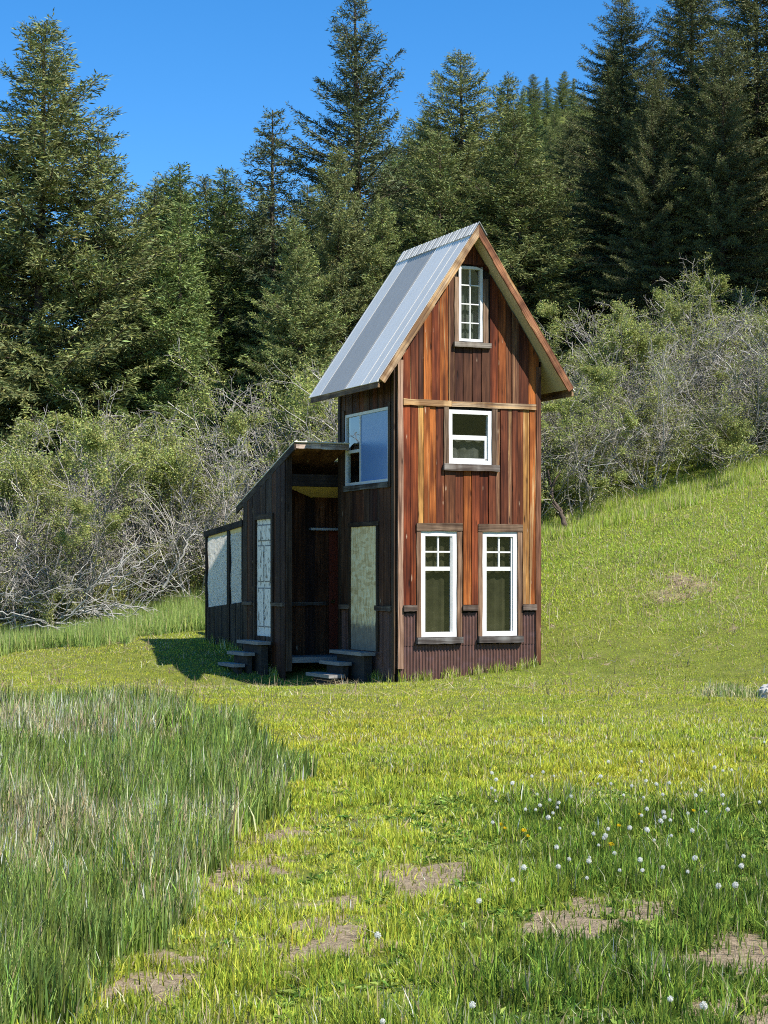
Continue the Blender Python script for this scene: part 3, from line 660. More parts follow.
# ------------------------------------------------------------------ conifers
def conifer(name, seed, H, Rm, shape=.85, dens=1.0, droop=0.0, gap=0.0, base=.03, tone=(.075,.09,.03), lobes=.3):
    r = np.random.default_rng(seed)
    nl = int(H/.36); Ts = np.linspace(base, .985, nl)
    P0=[];Dr=[];Ln=[];El=[]
    ph = r.random(6)*6.28
    for t in Ts:
        if r.random() < gap: continue
        nb = max(3, int(r.normal(6.5, 1)*dens)); a0 = r.random()*6.28
        prof = (1-t)**shape*(1-.35*math.exp(-t*14))
        for k in range(nb):
            az = a0+k*6.283/nb+r.normal(0,.25)
            lob = 1+lobes*(math.sin(2*az+ph[0]+t*9)*.5+math.sin(3*az+ph[1]-t*15)*.4+math.sin(az+ph[2]+t*23)*.4)
            L = Rm*prof*lob*r.uniform(.5,1.15)+.12
            P0.append((0,0,t*H+r.normal(0,.08))); Dr.append(az); Ln.append(max(.12,L)); El.append(R(38)*t**1.3-R(12)*(1-t)-droop+r.normal(0,.1))
    P0=np.array(P0); az=np.array(Dr); Ln=np.array(Ln); El=np.array(El); N=len(Ln)
    S=np.linspace(0,1,7)[None,:]
    hx=np.cos(az)[:,None]; hy=np.sin(az)[:,None]
    rr=Ln[:,None]*S*np.cos(El)[:,None]
    zz=P0[:,2][:,None]+Ln[:,None]*(S*np.sin(El)[:,None]-.16*S**1.5+.20*S**3)
    BP=np.stack([hx*rr,hy*rr,zz],-1)
    lean=np.array([r.normal(0,.02),r.normal(0,.02)])
    BP[...,0]+=lean[0]*BP[...,2]; BP[...,1]+=lean[1]*BP[...,2]
    brad=(.006+.012*Ln[:,None])*(1-.85*S)
    vb,qb=tubes(BP,brad,3)
    TK_=np.linspace(0,1,14); tp=np.stack([lean[0]*H*TK_,lean[1]*H*TK_,H*TK_],-1)[None]
    vt,qt=tubes(tp,(.012*H*(1-TK_)**.9+.015)[None],8)
    me_t=np_mesh(name+'_trunk',np.concatenate([vt,vb]),[np.concatenate([qt,qb+len(vt)])],M['bark'],None,True)
    # sprays of needles on side twigs
    cnt=np.maximum(6,(Ln/.034*dens).astype(int)); bi=np.repeat(np.arange(N),cnt)
    s=r.random(len(bi))**.75*.97+.03
    f=s*6; i0=np.minimum(f.astype(int),5); fr=(f-i0)[:,None]
    base_p=BP[bi,i0]*(1-fr)+BP[bi,i0+1]*fr
    ax=BP[bi,i0+1]-BP[bi,i0]; ax/=np.linalg.norm(ax,axis=1,keepdims=True)+1e-9
    side=np.cross(ax,[0,0,1.0]); side/=np.linalg.norm(side,axis=1,keepdims=True)+1e-9
    sg=r.choice([-1,1],len(bi))[:,None]
    tl=(.17+.32*np.minimum(Ln[bi],2.2)/2.2*(1-s)**.7*1.4+.10*r.random(len(bi)))
    td=ax*r.uniform(.35,.9,(len(bi),1))+side*sg*r.uniform(.4,1,(len(bi),1))+np.stack([r.normal(0,.15,len(bi)),r.normal(0,.15,len(bi)),r.normal(-.14,.17,len(bi))],-1)
    td/=np.linalg.norm(td,axis=1,keepdims=True)
    K=4
    Vs=[];cols=[]
    tint=np.array(tone)
    for k in range(K):
        st=base_p+td*(tl*(k/K))[:,None]+r.normal(0,.025,base_p.shape)
        d2=td+r.normal(0,.50,td.shape); d2/=np.linalg.norm(d2,axis=1,keepdims=True)
        ln=(tl/K*1.3+.05)[:,None]*r.uniform(.7,1.4,(len(bi),1))
        wv=np.cross(d2,r.normal(0,1,d2.shape)); wv/=np.linalg.norm(wv,axis=1,keepdims=True)+1e-9
        wd=ln*r.uniform(.05,.11,(len(bi),1))+.004
        Vs.append(np.stack([st,st+d2*ln*.45+wv*wd,st+d2*ln,st+d2*ln*.45-wv*wd],1))
        br=r.lognormal(0,.30,(len(bi),1)); hue=r.normal(0,.10,(len(bi),1))
        c=tint*br*np.concatenate([1+hue,np.ones_like(hue),1-.5*hue],1)
        tipm=(s[:,None]>.8)&(r.random((len(bi),1))<.35); c=np.where(tipm,c*np.array([1.35,1.4,1.0]),c)
        cols.append(c)
    V=np.concatenate(Vs).reshape(-1,3); C_=np.concatenate(cols)
    me_c=np_mesh(name+'_crown',V,[np.arange(len(V)).reshape(-1,4)],M['needle'],np.clip(C_,0,.5))
    return H,me_t,me_c
PROTO = {
 'broad': conifer('fir', 1, 20, 6.6, .74, 1.1, .02, 0, .02, (.155,.172,.064), .34),
 'dense': conifer('fir', 2, 16, 4.9, .80, 1.15, -.05, 0, .02, (.158,.185,.064), .28),
 'slim': conifer('spruce', 3, 16, 3.3, .85, 1.1, -.15, 0, .02, (.150,.195,.062), .22),
 'sparse': conifer('spruce', 4, 15, 3.3, .80, 1.0, .16, .06, .06, (.095,.115,.052), .45),
 'airy': conifer('pine', 5, 22, 5.2, .72, .90, -.22, .10, .10, (.130,.155,.072), .5),
 'dark': conifer('fir', 6, 22, 6.4, .68, 1.1, .10, 0, .02, (.125,.140,.056), .30),
}
F_, HZ = 1800.0, 575.0
def conifer_at(kind, px, ytop, Y, label, rot=0.0, wide=1.0, group=None, name='fir_tree'):
    X = (px-384)/F_*Y; zt = EYE+(HZ-ytop)/F_*Y-.35; zb = float(terrain(X, Y))-.2
    H, mt, mc = PROTO[kind]; s = (zt-zb)/H
    t = empty(name, (X, Y, zb), rot); t.scale = (s*wide, s*wide, s)
    tag(t, label, 'tree', group)
    link('trunk', mt, t); link('crown', mc, t)
    return t
TR = [
 ('broad', 34, 14, 58, 'massive dense dark fir at the left edge, taller than its neighbours', .4, 1.35),
 ('dense', -62, 60, 60, None, 1.4, 1.1),
 ('dense', 95, 110, 57, None, 2.2, 1.15),
 ('dense', 148, 176, 62, 'shorter fir filling the gap right of the massive left fir', 2.0, 1.3),
 ('slim', 190, 156, 62, 'slender pale green conifer, left of a close pair with touching tops', .0, 1.35),
 ('slim', 212, 158, 60, 'slender pale green conifer, right of a close pair with touching tops', 2.5, 1.5),
 ('slim', 178, 190, 57, None, 4.0, 1.35),
 ('sparse', 271, 100, 60, 'thin sparse spruce with bare dark trunk showing, against open sky', .3, 1.15),
 ('dense', 244, 205, 66, None, .9, 1.3), ('dark', 262, 235, 72, None, .2, 1.0),
 ('airy', 362, -28, 60, 'tallest airy conifer behind the cabin roof, sky showing through its top', 1.0, 1.2),
 ('broad', 338, 135, 57, 'full dark fir at the foot of the tall airy conifer', 2.7, .95),
 ('dense', 308, 205, 55, None, 3.3, 1.1),
 ('dense', 382, 190, 58, None, 5.3, 1.1),
 ('dense', 418, 98, 75, 'farther conifer in the notch between the tallest airy conifer and the broad sunlit fir', 1.2, 1.3),
 ('broad', 466, 44, 62, 'broad sunlit fir with pointed top right above the cabin peak', 5.0, 1.25),
 ('dense', 436, 118, 58, None, 1.9, 1.25),
 ('dense', 494, 66, 64, 'second pointed fir top just right of the broad sunlit fir', .6, 1.1),
 ('dense', 527, 92, 58, 'conical light green fir whose flank slopes down toward the right-hand thicket', 2.9, 1.45),
 ('dark', 480, 170, 70, None, 2.9, 1.1),
 ('dark', 622, -12, 62, 'dark tall conifer bounding the open sky on the right', 1.1, 1.1),
 ('dark', 612, 60, 66, None, 4.1, .9),
 ('dark', 690, -75, 60, 'shaded dark conifer second from the right edge, cut off by the frame', 2.6, 1.0),
 ('dark', 758, -90, 57, 'shaded dark conifer standing at the right edge of the wood', .2, 1.0),
 ('dark', 655, 40, 56, None, 5.4, .85), ('dark', 722, 20, 55, None, 1.7, .9), ('dark', 820, -80, 58, None, 3.0, 1.0), ('dark', 640, 95, 72, None, 3.9, 1.1), ('dark', 590, 150, 72, None, .9, 1.0),
 ('dark', 900, -140, 60, None, 4.0, 1.1), ('dark', 980, -140, 57, None, 2.0, 1.1), ('dark', 860, -100, 52, None, 1.0, 1.0), ('dark', 1060, -160, 60, None, .5, 1.1),
 ('dense', 176, 172, 68, None, 5.0, 1.4), ('dense', 232, 178, 68, None, 2.2, 1.25), ('broad', 322, 185, 70, None, 1.2, 1.0), ('dark', 612, 40, 70, None, 2.3, .9), ('dark', 570, 108, 74, None, 1.3, 1.2), ('dense', 552, 150, 66, None, 4.4, 1.3), ('broad', 430, 120, 70, None, .4, 1.0),
 ('dense', 224, 168, 66, None, 3.7, 1.2), ('dense', 246, 190, 70, None, .7, 1.3), ('dense', 302, 178, 64, None, 5.7, 1.2), ('dense', 160, 168, 66, None, 1.7, 1.2), ('dense', 578, 84, 84, None, 1.4, 1.3), ('dense', 556, 118, 80, None, 3.4, 1.3),
 ('dark', 20, 190, 72, None, 2.2, 1.1), ('dark', 120, 235, 74, None, .2, 1.1), ('dark', 210, 240, 76, None, 1.2, 1.1), ('dark', 310, 220, 76, None, 4.2, 1.1), ('dark', 400, 190, 78, None, 5.2, 1.1), ('dark', 430, 200, 72, None, 3.2, 1.1), ('dark', 545, 190, 76, None, .7, 1.0),
]
for (k, px, yt, Y, lab, rot, wd) in TR:
    conifer_at(k, px, yt, Y, lab or 'dark conifer standing packed among the others in the wood behind the thicket', rot, wd, 'conifers of the wood behind the cabin', {'slim': 'spruce_tree', 'sparse': 'spruce_tree', 'airy': 'pine_tree'}.get(k, 'fir_tree'))
for i, (px, yt, Y) in enumerate([(383+rng.uniform(0,230), rng.uniform(118,190), rng.uniform(85,114)) for _ in range(44)]+[(535+i*3.4, 96+(i*37)%50, 84+(i*7)%22) for i in range(26)]+[(522,82,120),(536,70,125),(548,72,118),(561,66,122),(573,74,112),(584,96,115),(508,96,118),(404,128,110),(425,112,120),(396,140,116),(556,92,105),(536,100,104),(571,110,100)]):
    conifer_at('dense' if i % 2 else 'slim', px, yt, Y, 'small far conifer on the ridge seen between the nearer tree tops', i*1.3, 1.4, 'far conifers on the ridge')

# ------------------------------------------------------------------ thicket shrubs
def shrub(name, seed, H, spread, leaves, leafcol, twigcol, nst=15):
    r = np.random.default_rng(seed)
    def grow(P0, D0, L, K, curl, up):
        """polylines from P0 along D0 with bending"""
        N=len(P0); P=np.zeros((N,K,3)); P[:,0]=P0; D=D0.copy()
        for k in range(1,K):
            D=D+r.normal(0,curl,D.shape)+np.array([0,0,up]); D/=np.linalg.norm(D,axis=1,keepdims=True)
            P[:,k]=P[:,k-1]+D*(L/(K-1))[:,None]
        return P
    def kids(P, per, smin, ang, lf, L):
        N,K,_=P.shape; bi=np.repeat(np.arange(N),per); s=r.uniform(smin,1,len(bi)); f=s*(K-1); i=np.minimum(f.astype(int),K-2); fr=(f-i)[:,None]
        b=P[bi,i]*(1-fr)+P[bi,i+1]*fr; ax=P[bi,i+1]-P[bi,i]; ax/=np.linalg.norm(ax,axis=1,keepdims=True)+1e-9
        o=r.normal(0,1,ax.shape); o-=ax*np.sum(o*ax,1,keepdims=True); o/=np.linalg.norm(o,axis=1,keepdims=True)+1e-9
        a=r.uniform(*ang,(len(bi),1)); d=ax*np.cos(a)+o*np.sin(a)
        return b,d,L[bi]*lf*r.uniform(.6,1.2,len(bi))*(1.15-.5*s)
    az=r.random(nst)*6.283; tilt=r.uniform(.08,spread,nst)
    D=np.stack([np.cos(az)*np.sin(tilt),np.sin(az)*np.sin(tilt),np.cos(tilt)],-1); P0=np.stack([np.cos(az)*r.uniform(.05,.55,nst),np.sin(az)*r.uniform(.05,.55,nst),np.full(nst,-.1)],-1)
    L0=H*r.uniform(.7,1.1,nst); S0=grow(P0,D,L0,9,.17,.012)
    S0[...,2]*=H/np.max(S0[...,2])*.97
    b,d,L1=kids(S0,8,.18,(.3,1.0),.46,L0); S1=grow(b,d,L1,7,.27,.02)
    b,d,L2=kids(S1,5,.15,(.3,1.0),.50,L1); S2=grow(b,d,L2,5,.24,.02)
    b,d,L3=kids(S2,2,.2,(.3,1.0),.60,L2); S3=grow(b,d,L3,4,.25,.0)
    Vs=[];Qs=[];Cs=[];o=0
    for S,r0,r1,sd in ((S0,.034,.012,5),(S1,.014,.008,3),(S2,.0088,.0065,3),(S3,.0066,.005,3)):
        K=S.shape[1]; rad=np.linspace(r0,r1,K)[None]*r.uniform(.7,1.2,(len(S),1))
        v,q=tubes(S,rad,sd); Vs.append(v); Qs.append(q+o); o+=len(v)
        c=np.array(twigcol)*r.lognormal(0,.30,(len(S),1)); dead=r.random((len(S),1))<.16; c=np.where(dead,c*1.35,c)
        Cs.append(np.repeat(c,len(q)//len(S),axis=0))
    me_w=np_mesh(name+'_stems',np.concatenate(Vs),[np.concatenate(Qs)],M['twig'],np.clip(np.concatenate(Cs),0,.7),True)
    # leaves in patches
    allp=np.concatenate([S2.reshape(-1,3),S3.reshape(-1,3)]); cl=np.sin(allp[:,0]*2.3+seed)+np.sin(allp[:,1]*2.1+seed*2)+np.sin(allp[:,2]*1.9)
    w=np.exp(cl*1.5); w/=w.sum(); ii=r.choice(len(allp),leaves,p=w)
    c0=allp[ii]+r.normal(0,.07,(leaves,3)); u=r.normal(0,1,(leaves,3)); u/=np.linalg.norm(u,axis=1,keepdims=True); v=np.cross(u,r.normal(0,1,(leaves,3))); v/=np.linalg.norm(v,axis=1,keepdims=True)
    ln=r.uniform(.020,.040,(leaves,1)); V=np.stack([c0-u*ln,c0+v*ln*.5,c0+u*ln,c0-v*ln*.5],1).reshape(-1,3)
    c=np.array(leafcol)*r.lognormal(0,.28,(leaves,1))*(1+r.normal(0,.07,(leaves,3)))
    me_l=np_mesh(name+'_leaves',V,[np.arange(leaves*4).reshape(-1,4)],M['leaf'],np.clip(c,0,.6))
    return me_w,me_l
GT=(.30,.28,.25)
SP = {
 'grey1': shrub('willow', 11, 4.6, .85, 16000, (.30,0.325,.10), GT),
 'grey2': shrub('willow', 12, 4.6, 1.0, 22000, (.30,0.330,.10), (.26,.24,.215)),
 'green1': shrub('willow', 13, 4.6, .80, 30000, (.31,0.345,.10), (.27,.25,.215)),
 'green2': shrub('willow', 14, 4.6, .70, 44000, (.31,0.350,.10), (.24,.22,.19)),
 'mix': shrub('willow', 15, 4.6, .9, 27000, (.30,0.330,.10), (.28,.26,.23)),
}
def baseY(X): return np.interp(X, [-12,-8.5,-4.3,0,3.85,6,9.4,13], [40.6,40.6,42.2,42.6,42.6,43.0,44.2,45])
LAB = {('grey','L'): 'tangled grey twiggy shrub, barely in leaf, in the thicket left of the cabin', ('green','L'): 'leafing yellow-green shrub in the thicket left of the cabin',
       ('grey','R'): 'tangled grey twiggy shrub, barely in leaf, in the thicket right of the cabin', ('green','R'): 'leafing yellow-green shrub in the thicket right of the cabin'}
rs = np.random.default_rng(5)
seqL = {0: ['grey1','grey2','grey1','mix','grey2','grey1'], 1: ['mix','green1','grey2','green2','grey1','green1'], 2: ['green2','mix','green1','green2','green1','grey2']}
for row, (dy, hm) in enumerate(((.9,.78),(2.6,.98),(4.6,1.06),(6.6,1.1))):
    X = -9.7+.5*row; i = 0
    while X < 12.2:
        side = 'L' if X < 1.5 else 'R'
        sq = seqL[min(row,2)]; k = sq[(i*5+row*2+int(rs.integers(0,3))) % 6]
        if 3.6 < X < 5.0 and row == 0: k = 'green2'
        Y = float(baseY(X))+dy+rs.normal(0,.35); s = hm*rs.uniform(.78,1.18)*(1.0 if X < -6.5 else .84 if X < 2.5 else (.92,.74,.66,.62)[row])
        if side == 'L' and X < -5.5: s *= .93
        t = empty('thicket_shrub', (X, Y, float(terrain(X,Y))-.05), rs.random()*6.28); t.scale = (s*1.08, s*1.08, s)
        g = 'green' if k.startswith('green') else 'grey'
        tag(t, LAB[(g, side)], 'shrub', {'L': 'shrubs of the left thicket', 'R': 'shrubs of the right thicket'}[side])
        link('stems', SP[k][0], t); link('foliage', SP[k][1], t)
        X += rs.uniform(1.5, 2.3); i += 1

# dead wood -----------------------------------------------------------
def dead_branch(label, pts, r0, seed, nside=5, group=None, mat='deadwood'):
    r = np.random.default_rng(seed); pts = np.array(pts, float)
    n = 12; tt = np.linspace(0, len(pts)-1, n); i = np.minimum(tt.astype(int), len(pts)-2); f = (tt-i)[:,None]
    main = pts[i]*(1-f)+pts[i+1]*f; main[1:-1] += r.normal(0,.03,(n-2,3))
    org = main[0].copy(); V, Q = tubes((main-org)[None], (r0*(1-.75*np.linspace(0,1,n)))[None], 6); Vs=[V]; Qs=[Q]; o=len(V)
    L = np.linalg.norm(main[-1]-main[0])
    for k in range(nside):
        j = int(r.integers(3, n-1)); d = main[j]-main[j-1]; d /= np.linalg.norm(d); d = d+r.normal(0,.6,3); d /= np.linalg.norm(d)
        m = 6; l = L*r.uniform(.15,.4); P = main[j][None]+np.linspace(0,1,m)[:,None]*d*l; P[1:] += np.cumsum(r.normal(0,.025,(m-1,3)),0)
        v,q_ = tubes((P-org)[None], (r0*.4*(1-.8*np.linspace(0,1,m)))[None], 4); Vs.append(v); Qs.append(q_+o); o += len(v)
    o_ = link('dead_branch', np_mesh('dead_branch', np.concatenate(Vs), [np.concatenate(Qs)], M[mat], None, True)); o_.location = org
    tag(o_, label, 'branch', group)
def at(px, py, Y): return ((px-384)/F_*Y, Y, EYE+(HZ-py)/F_*Y)
dead_branch('bleached limb leaning in the thicket, right of the brush pile', [at(163,588,41.6),at(178,565,41.5),at(186,548,41.5),at(196,530,41.7)], .035, 1, 4)
dead_branch('arched white branch at the right end of the brush pile', [at(112,630,40.7),at(98,615,40.4),at(80,611,40.3),at(60,618,40.4)], .035, 2, 3)
dead_branch('long pale forked branch bending over the grass right of the cabin', [at(594,498,43.0),at(597,480,42.8),at(615,455,42.7),at(642,430,42.8)], .030, 3, 7)
dead_branch('short silvery dead branch arching low right of the cabin', [at(588,470,42.9),at(596,445,42.8),at(612,432,42.8),at(632,424,43.0)], .026, 4, 8)
dead_branch('dark leaning trunk stub at the thicket foot just right of the cabin corner', [at(566,527,42.2),at(560,512,42.3),at(552,492,42.5),at(548,470,42.8)], .07, 5, 3, None, 'bark')
r = np.random.default_rng(9)
for k in range(34):
    x = r.uniform(-30,125); y = r.uniform(592,640)-max(0,x-60)*.12; a = r.normal(-.25,.5); l = r.uniform(35,85); Y = r.uniform(39.9,41.0)
    dx, dy = l*math.cos(a), l*math.sin(a)
    gz = lambda p: (p[0], p[1], max(p[2], float(terrain(p[0],p[1]))+.02))
    dead_branch('bleached bare branch lying in the brush pile at the thicket foot', [gz(at(x,y,Y)),gz(at(x+dx*.5,y+dy*.5-r.uniform(0,10),Y-.2)),gz(at(x+dx,y+dy,Y+.1))], r.uniform(.012,.026), 20+k, 6, 'branches of the brush pile')

# ------------------------------------------------------------------ grass
def blades(name, X, Y, h, w, c, lean=.35, wind=(0,0), segs=2, lift=0.0):
    n=len(X); Z=terrain(X,Y)-.015+lift
    az=rng.random(n)*6.283; wv=np.stack([np.cos(az),np.sin(az),np.zeros(n)],-1)*(w/2)[:,None]
    la=rng.random(n)*6.283; lm=np.abs(rng.normal(0,lean,n))*h; lv=np.stack([np.cos(la)*lm+wind[0]*h,np.sin(la)*lm+wind[1]*h,np.zeros(n)],-1)
    b=np.stack([X,Y,Z],-1); up=np.array([0,0,1.0])
    hh=np.sqrt(np.maximum(h*h-np.minimum(lm,.9*h)**2,.05*h*h))
    tip=b+lv+up*hh[:,None]
    if segs==1:
        V=np.stack([b-wv,b+wv,tip],1).reshape(-1,3); polys=[np.arange(3*n).reshape(-1,3)]; cc=c
    else:
        mid=b+lv*.32+up*(hh*.58)[:,None]
        V=np.stack([b-wv,b+wv,mid+wv*.8,mid-wv*.8,tip],1).reshape(-1,3); k=np.arange(n)[:,None]*5
        polys=[k+np.array([[0,1,2,3]]),k+np.array([[3,2,4]])]; cc=np.concatenate([c,c])
    return np_mesh(name,V,polys,M['grass'],np.clip(cc,0,.8))
TALL=[(-8,23.2),(-5.0,23.2),(-3.4,23.6),(-2.6,22.6),(-1.7,19.8),(-1.0,17.2),(-.66,15.6),(-.72,13.8),(-.95,11.2),(-1.06,9.2),(-1.2,7.7),(-1.4,5.5),(-8,5.5)]
def in_poly(X,Y,poly):
    ins=np.zeros(len(X),bool); j=len(poly)-1
    for i in range(len(poly)):
        xi,yi=poly[i]; xj,yj=poly[j]; c=((yi>Y)!=(yj>Y))&(X<(xj-xi)*(Y-yi)/(yj-yi+1e-12)+xi); ins^=c; j=i
    return ins
def tall_mask(X,Y): return in_poly(X+.10+.6*(fbm(X,Y,.8,41)-.5)+.2*(vnoise(X,Y,.12,46)-.5), Y+1.0*(fbm(X,Y,.9,44)-.5), TALL)
def in_cabin(X,Y):
    lx,ly=(X-CX)*math.cos(TH)+(Y-CY)*math.sin(TH),-(X-CX)*math.sin(TH)+(Y-CY)*math.cos(TH)
    return ((lx>-.01)&(lx<W)&(ly>-.015)&(ly<D+.1))|((lx>-1.1)&(lx<W)&(ly>2.45)&(ly<7.05))
def scatter(n, y0, y1, mx=.8, p=1.0):
    """points over the ground that the photograph sees, with a margin to either side"""
    Y=y0+(y1-y0)*rng.random(n)**p; hw=.2134*Y+mx; X=(rng.random(n)*2-1)*hw; return X,Y
YG=np.array([.53,.53,.06]); GG=np.array([.23,.33,.05]); DG=np.array([.08,.14,.025]); ST=np.array([.70,.60,.36]); BG=np.array([.225,.30,.078])
def mixc(base, br=.22, hue=.08):
    n=len(base); return base*rng.lognormal(0,br,(n,1))*np.concatenate([1+rng.normal(0,hue,(n,1)),np.ones((n,1)),np.ones((n,1))],1)
def lawn(name,n,y0,y1,segs,wmul,p=1.0):
    X,Y=scatter(n,y0,y1,.8,p)
    keep=(~tall_mask(X,Y))&(~in_cabin(X,Y))
    b=bare(X,Y); keep&=rng.random(n)>np.clip((b-.38)*2.2,0,.93)
    dens=.30+1.1*fbm(X,Y,.45,51); keep&=rng.random(n)<np.clip(dens,.25,1)
    X,Y=X[keep],Y[keep]; n=len(X)
    hill=np.clip((terrain(X,Y)-.35)/.8,0,1)
    # greener and longer towards the right foreground, yellow and short on the middle strip
    lush=np.clip((X-.35*0-.18*(14-Y)*0-.1)/1.0,0,1)*np.clip((15.5-Y)/3,0,1)+np.clip((10-Y)/3,0,1)*.5
    lush=np.clip(lush+.9*(fbm(X,Y,1.1,61)-.5),0,1)
    yel=np.clip(.55+1.5*(fbm(X,Y,1.8,66)-.5),0,1)
    base=(YG*yel[:,None]+np.array([.43,.52,.065])*(1-yel[:,None]))*(1-lush[:,None])+GG*lush[:,None]
    hc=np.array([.43,.60,.085])*(1-.0)+0*base; base=base*(1-.6*hill[:,None])+hc*.6*hill[:,None]
    straw=rng.random(n)<(.035+.14*np.clip(fbm(X,Y,1.3,71)*2-.9,0,1)+.05*hill); base=np.where(straw[:,None],ST*.85,base)
    dk=rng.random(n)<.34*lush; base=np.where(dk[:,None],DG,base)
    cl=np.clip(2.4*vnoise(X,Y,.15,57)*vnoise(X,Y,.43,58)+.35,.3,1.6); cl=cl*(1-np.clip((Y-18)/10,0,.8))+np.clip((Y-18)/10,0,.8)*.9; h=rng.uniform(.035,.090,n)*(1+.65*lush)*cl+hill*rng.uniform(.01,.07,n); h=h*np.clip(1.15-(Y-12)/26,.62,1.0); h=np.where(straw,h*1.25,h)
    w=rng.uniform(.004,.010,n)*wmul; fr_=np.clip((Y-13)/10,0,.85); base=base*((.55+.75*vnoise(X,Y,.13,59))*(1-fr_)+.98*fr_)[:,None]
    me=blades(name,X,Y,h,w,mixc(base*(1+.0*Y[:,None]),.30,.10) if y0>15 else mixc(base,.42,.12),.55 if y0<15 else .95,segs=segs); return me
g1=link('lawn_grass',lawn('lawn_near',260000,5.6,12.5,2,1.0)); tag(g1,kind='stuff')
g2=link('lawn_grass',lawn('lawn_mid',400000,12.5,22,2,1.5)); tag(g2,kind='stuff')
g3=link('lawn_grass',lawn('lawn_far',560000,22,36,1,2.5)); tag(g3,kind='stuff')
g4=link('hillside_grass',lawn('lawn_hill',420000,36,50,1,3.4)); tag(g4,kind='stuff')
for g in (g1,g2,g3,g4): g['label']='short yellow-green grass'
# tall bluish grass patch
X,Y=scatter(250000,5.8,24.5,.8,1.15); k=tall_mask(X,Y)&(X<.2); X,Y=X[k],Y[k]; n=len(X)
dry=np.clip(fbm(X,Y,1.2,81)*1.9-.72+np.clip((-1.5-X)/6,0,.3)+np.clip((Y-17)/10,0,.25),0,1)
sm=rng.random(n)<dry*.55+.03
edge=np.clip((-.55-X)/.8,0.25,1)
base=np.where(sm[:,None],ST*.9,BG*(.75+.5*rng.random((n,1))))
base=np.where((rng.random(n)<.25)[:,None]&~sm[:,None],GG*.9,base)
h=rng.uniform(.18,.42,n)*(.55+.45*edge)*np.clip(.55+(Y-6)/12,.55,1.05); cl=.6+.8*vnoise(X,Y,.35,83); h=h*cl; w=rng.uniform(.0055,.012,n)*np.clip(Y/10,.8,1.9); base=base*(.55+.8*vnoise(X,Y,.22,84))[:,None]
me=blades('tall_grass',X,Y,h,w,mixc(base,.48,.12),.26,(.03,.02)); tag(link('tall_grass',me),kind='stuff',label='tall blue-green grass with dry straw stalks')
# tall strip at the thicket foot, and seed stalks on the hillside
X,Y=scatter(160000,35,44.5,1.0); by=baseY(X); dd=by-Y
wid=np.interp(X,[-12,-8.5,-4.5,-2.5,2,5,12],[3.8,3.6,3.4,3.0,1.0,1.2,1.4]); k=(dd>-1.5)&(dd<wid*(.8+.5*fbm(X,Y,.9,91)))&~in_cabin(X,Y); X,Y=X[k],Y[k]; n=len(X)
straw=rng.random(n)<.10+.10*(X>2); base=np.where(straw[:,None],ST*.9,np.where((X>1.5)[:,None],np.array([.39,.49,.09]),np.array([.33,.43,.12]))*(.8+.4*rng.random((n,1))))
me=blades('verge_grass',X,Y,rng.uniform(.22,.52,n)*np.where(X>1.5,.6,1.0)*(.6+.8*vnoise(X,Y,.6,95)),rng.uniform(.012,.024,n),mixc(base),.25,segs=1); tag(link('verge_grass',me),kind='stuff',label='long pale green grass along the thicket')
X,Y=scatter(2200,33,44.5,1.0); k=(X>2.5)&(terrain(X,Y)>.4)&~in_cabin(X,Y); X,Y=X[k],Y[k]; n=len(X)
me=blades('straw_stalks',X,Y,rng.uniform(.2,.6,n),rng.uniform(.008,.013,n),mixc(np.tile(ST*.8,(n,1))),.9,segs=2); tag(link('straw_stalks',me),kind='stuff',label='dry straw stalks on the hillside')
# flattened dead thatch on the dry hillside patch and the bare soil
X,Y=scatter(130000,6,40,.8); b=bare(X,Y); k=(b>.3)&~tall_mask(X,Y); X,Y=X[k],Y[k]; n=len(X)
me=blades('thatch',X,Y,rng.uniform(.03,.13,n)*np.clip(Y/14,.8,2),rng.uniform(.004,.008,n)*np.clip(Y/10,.8,3.0),mixc(np.tile(np.array([.40,.31,.20]),(n,1)),.55),2.2,segs=1); tag(link('dead_thatch',me),kind='stuff',label='dead straw over bare soil')
t=rng.random(2600); side=rng.integers(0,3,2600); o_=-np.abs(rng.normal(0,.07,2600))-.03
lx=np.where(side==0,t*2.8,np.where(side==1,o_,-1.09+o_)); ly=np.where(side==0,o_,np.where(side==1,t*2.5,2.5+t*4.5)); kk=vnoise(lx*7,ly*7,1.3,99)>.42
lx,ly=lx[kk],ly[kk]; X=CX+lx*math.cos(TH)-ly*math.sin(TH); Y=CY+lx*math.sin(TH)+ly*math.cos(TH); n=len(X)
me=blades('wall_grass',X,Y,rng.uniform(.08,.27,n),rng.uniform(.008,.014,n),mixc(np.where((rng.random(n)<.25)[:,None],ST*.8,np.array([.32,.40,.06])),.35),.4); tag(link('wall_grass',me),kind='stuff',label='uncut grass along the cabin walls')
# broad-leaved weeds in the foreground lawn
n=9000; X,Y=scatter(n,6.2,15.5,.3,1.3); k=(~tall_mask(X,Y))&(bare(X,Y)<.3)&(rng.random(n)<np.clip(.25+.8*(X+.4),.12,1)); X,Y=X[k],Y[k]
per=8; X=np.repeat(X,per); Y=np.repeat(Y,per); n=len(X); az=rng.random(n)*6.283; L=rng.uniform(.03,.085,n); el=rng.uniform(.15,.9,n)
d=np.stack([np.cos(az)*np.cos(el),np.sin(az)*np.cos(el),np.sin(el)],-1); sd=np.stack([-np.sin(az),np.cos(az),rng.normal(0,.2,n)],-1); b=np.stack([X,Y,terrain(X,Y)],-1)
wl=(L*rng.uniform(.12,.2,n))[:,None]; mid=b+d*(L*.55)[:,None]; tip=b+d*L[:,None]-np.array([0,0,1.])*(L*.25)[:,None]
V=np.stack([b,mid+sd*wl,tip,mid-sd*wl],1).reshape(-1,3); c=mixc(np.where((rng.random(n)<.55)[:,None],np.array([.10,.19,.03]),np.array([.33,.42,.09])),.3)
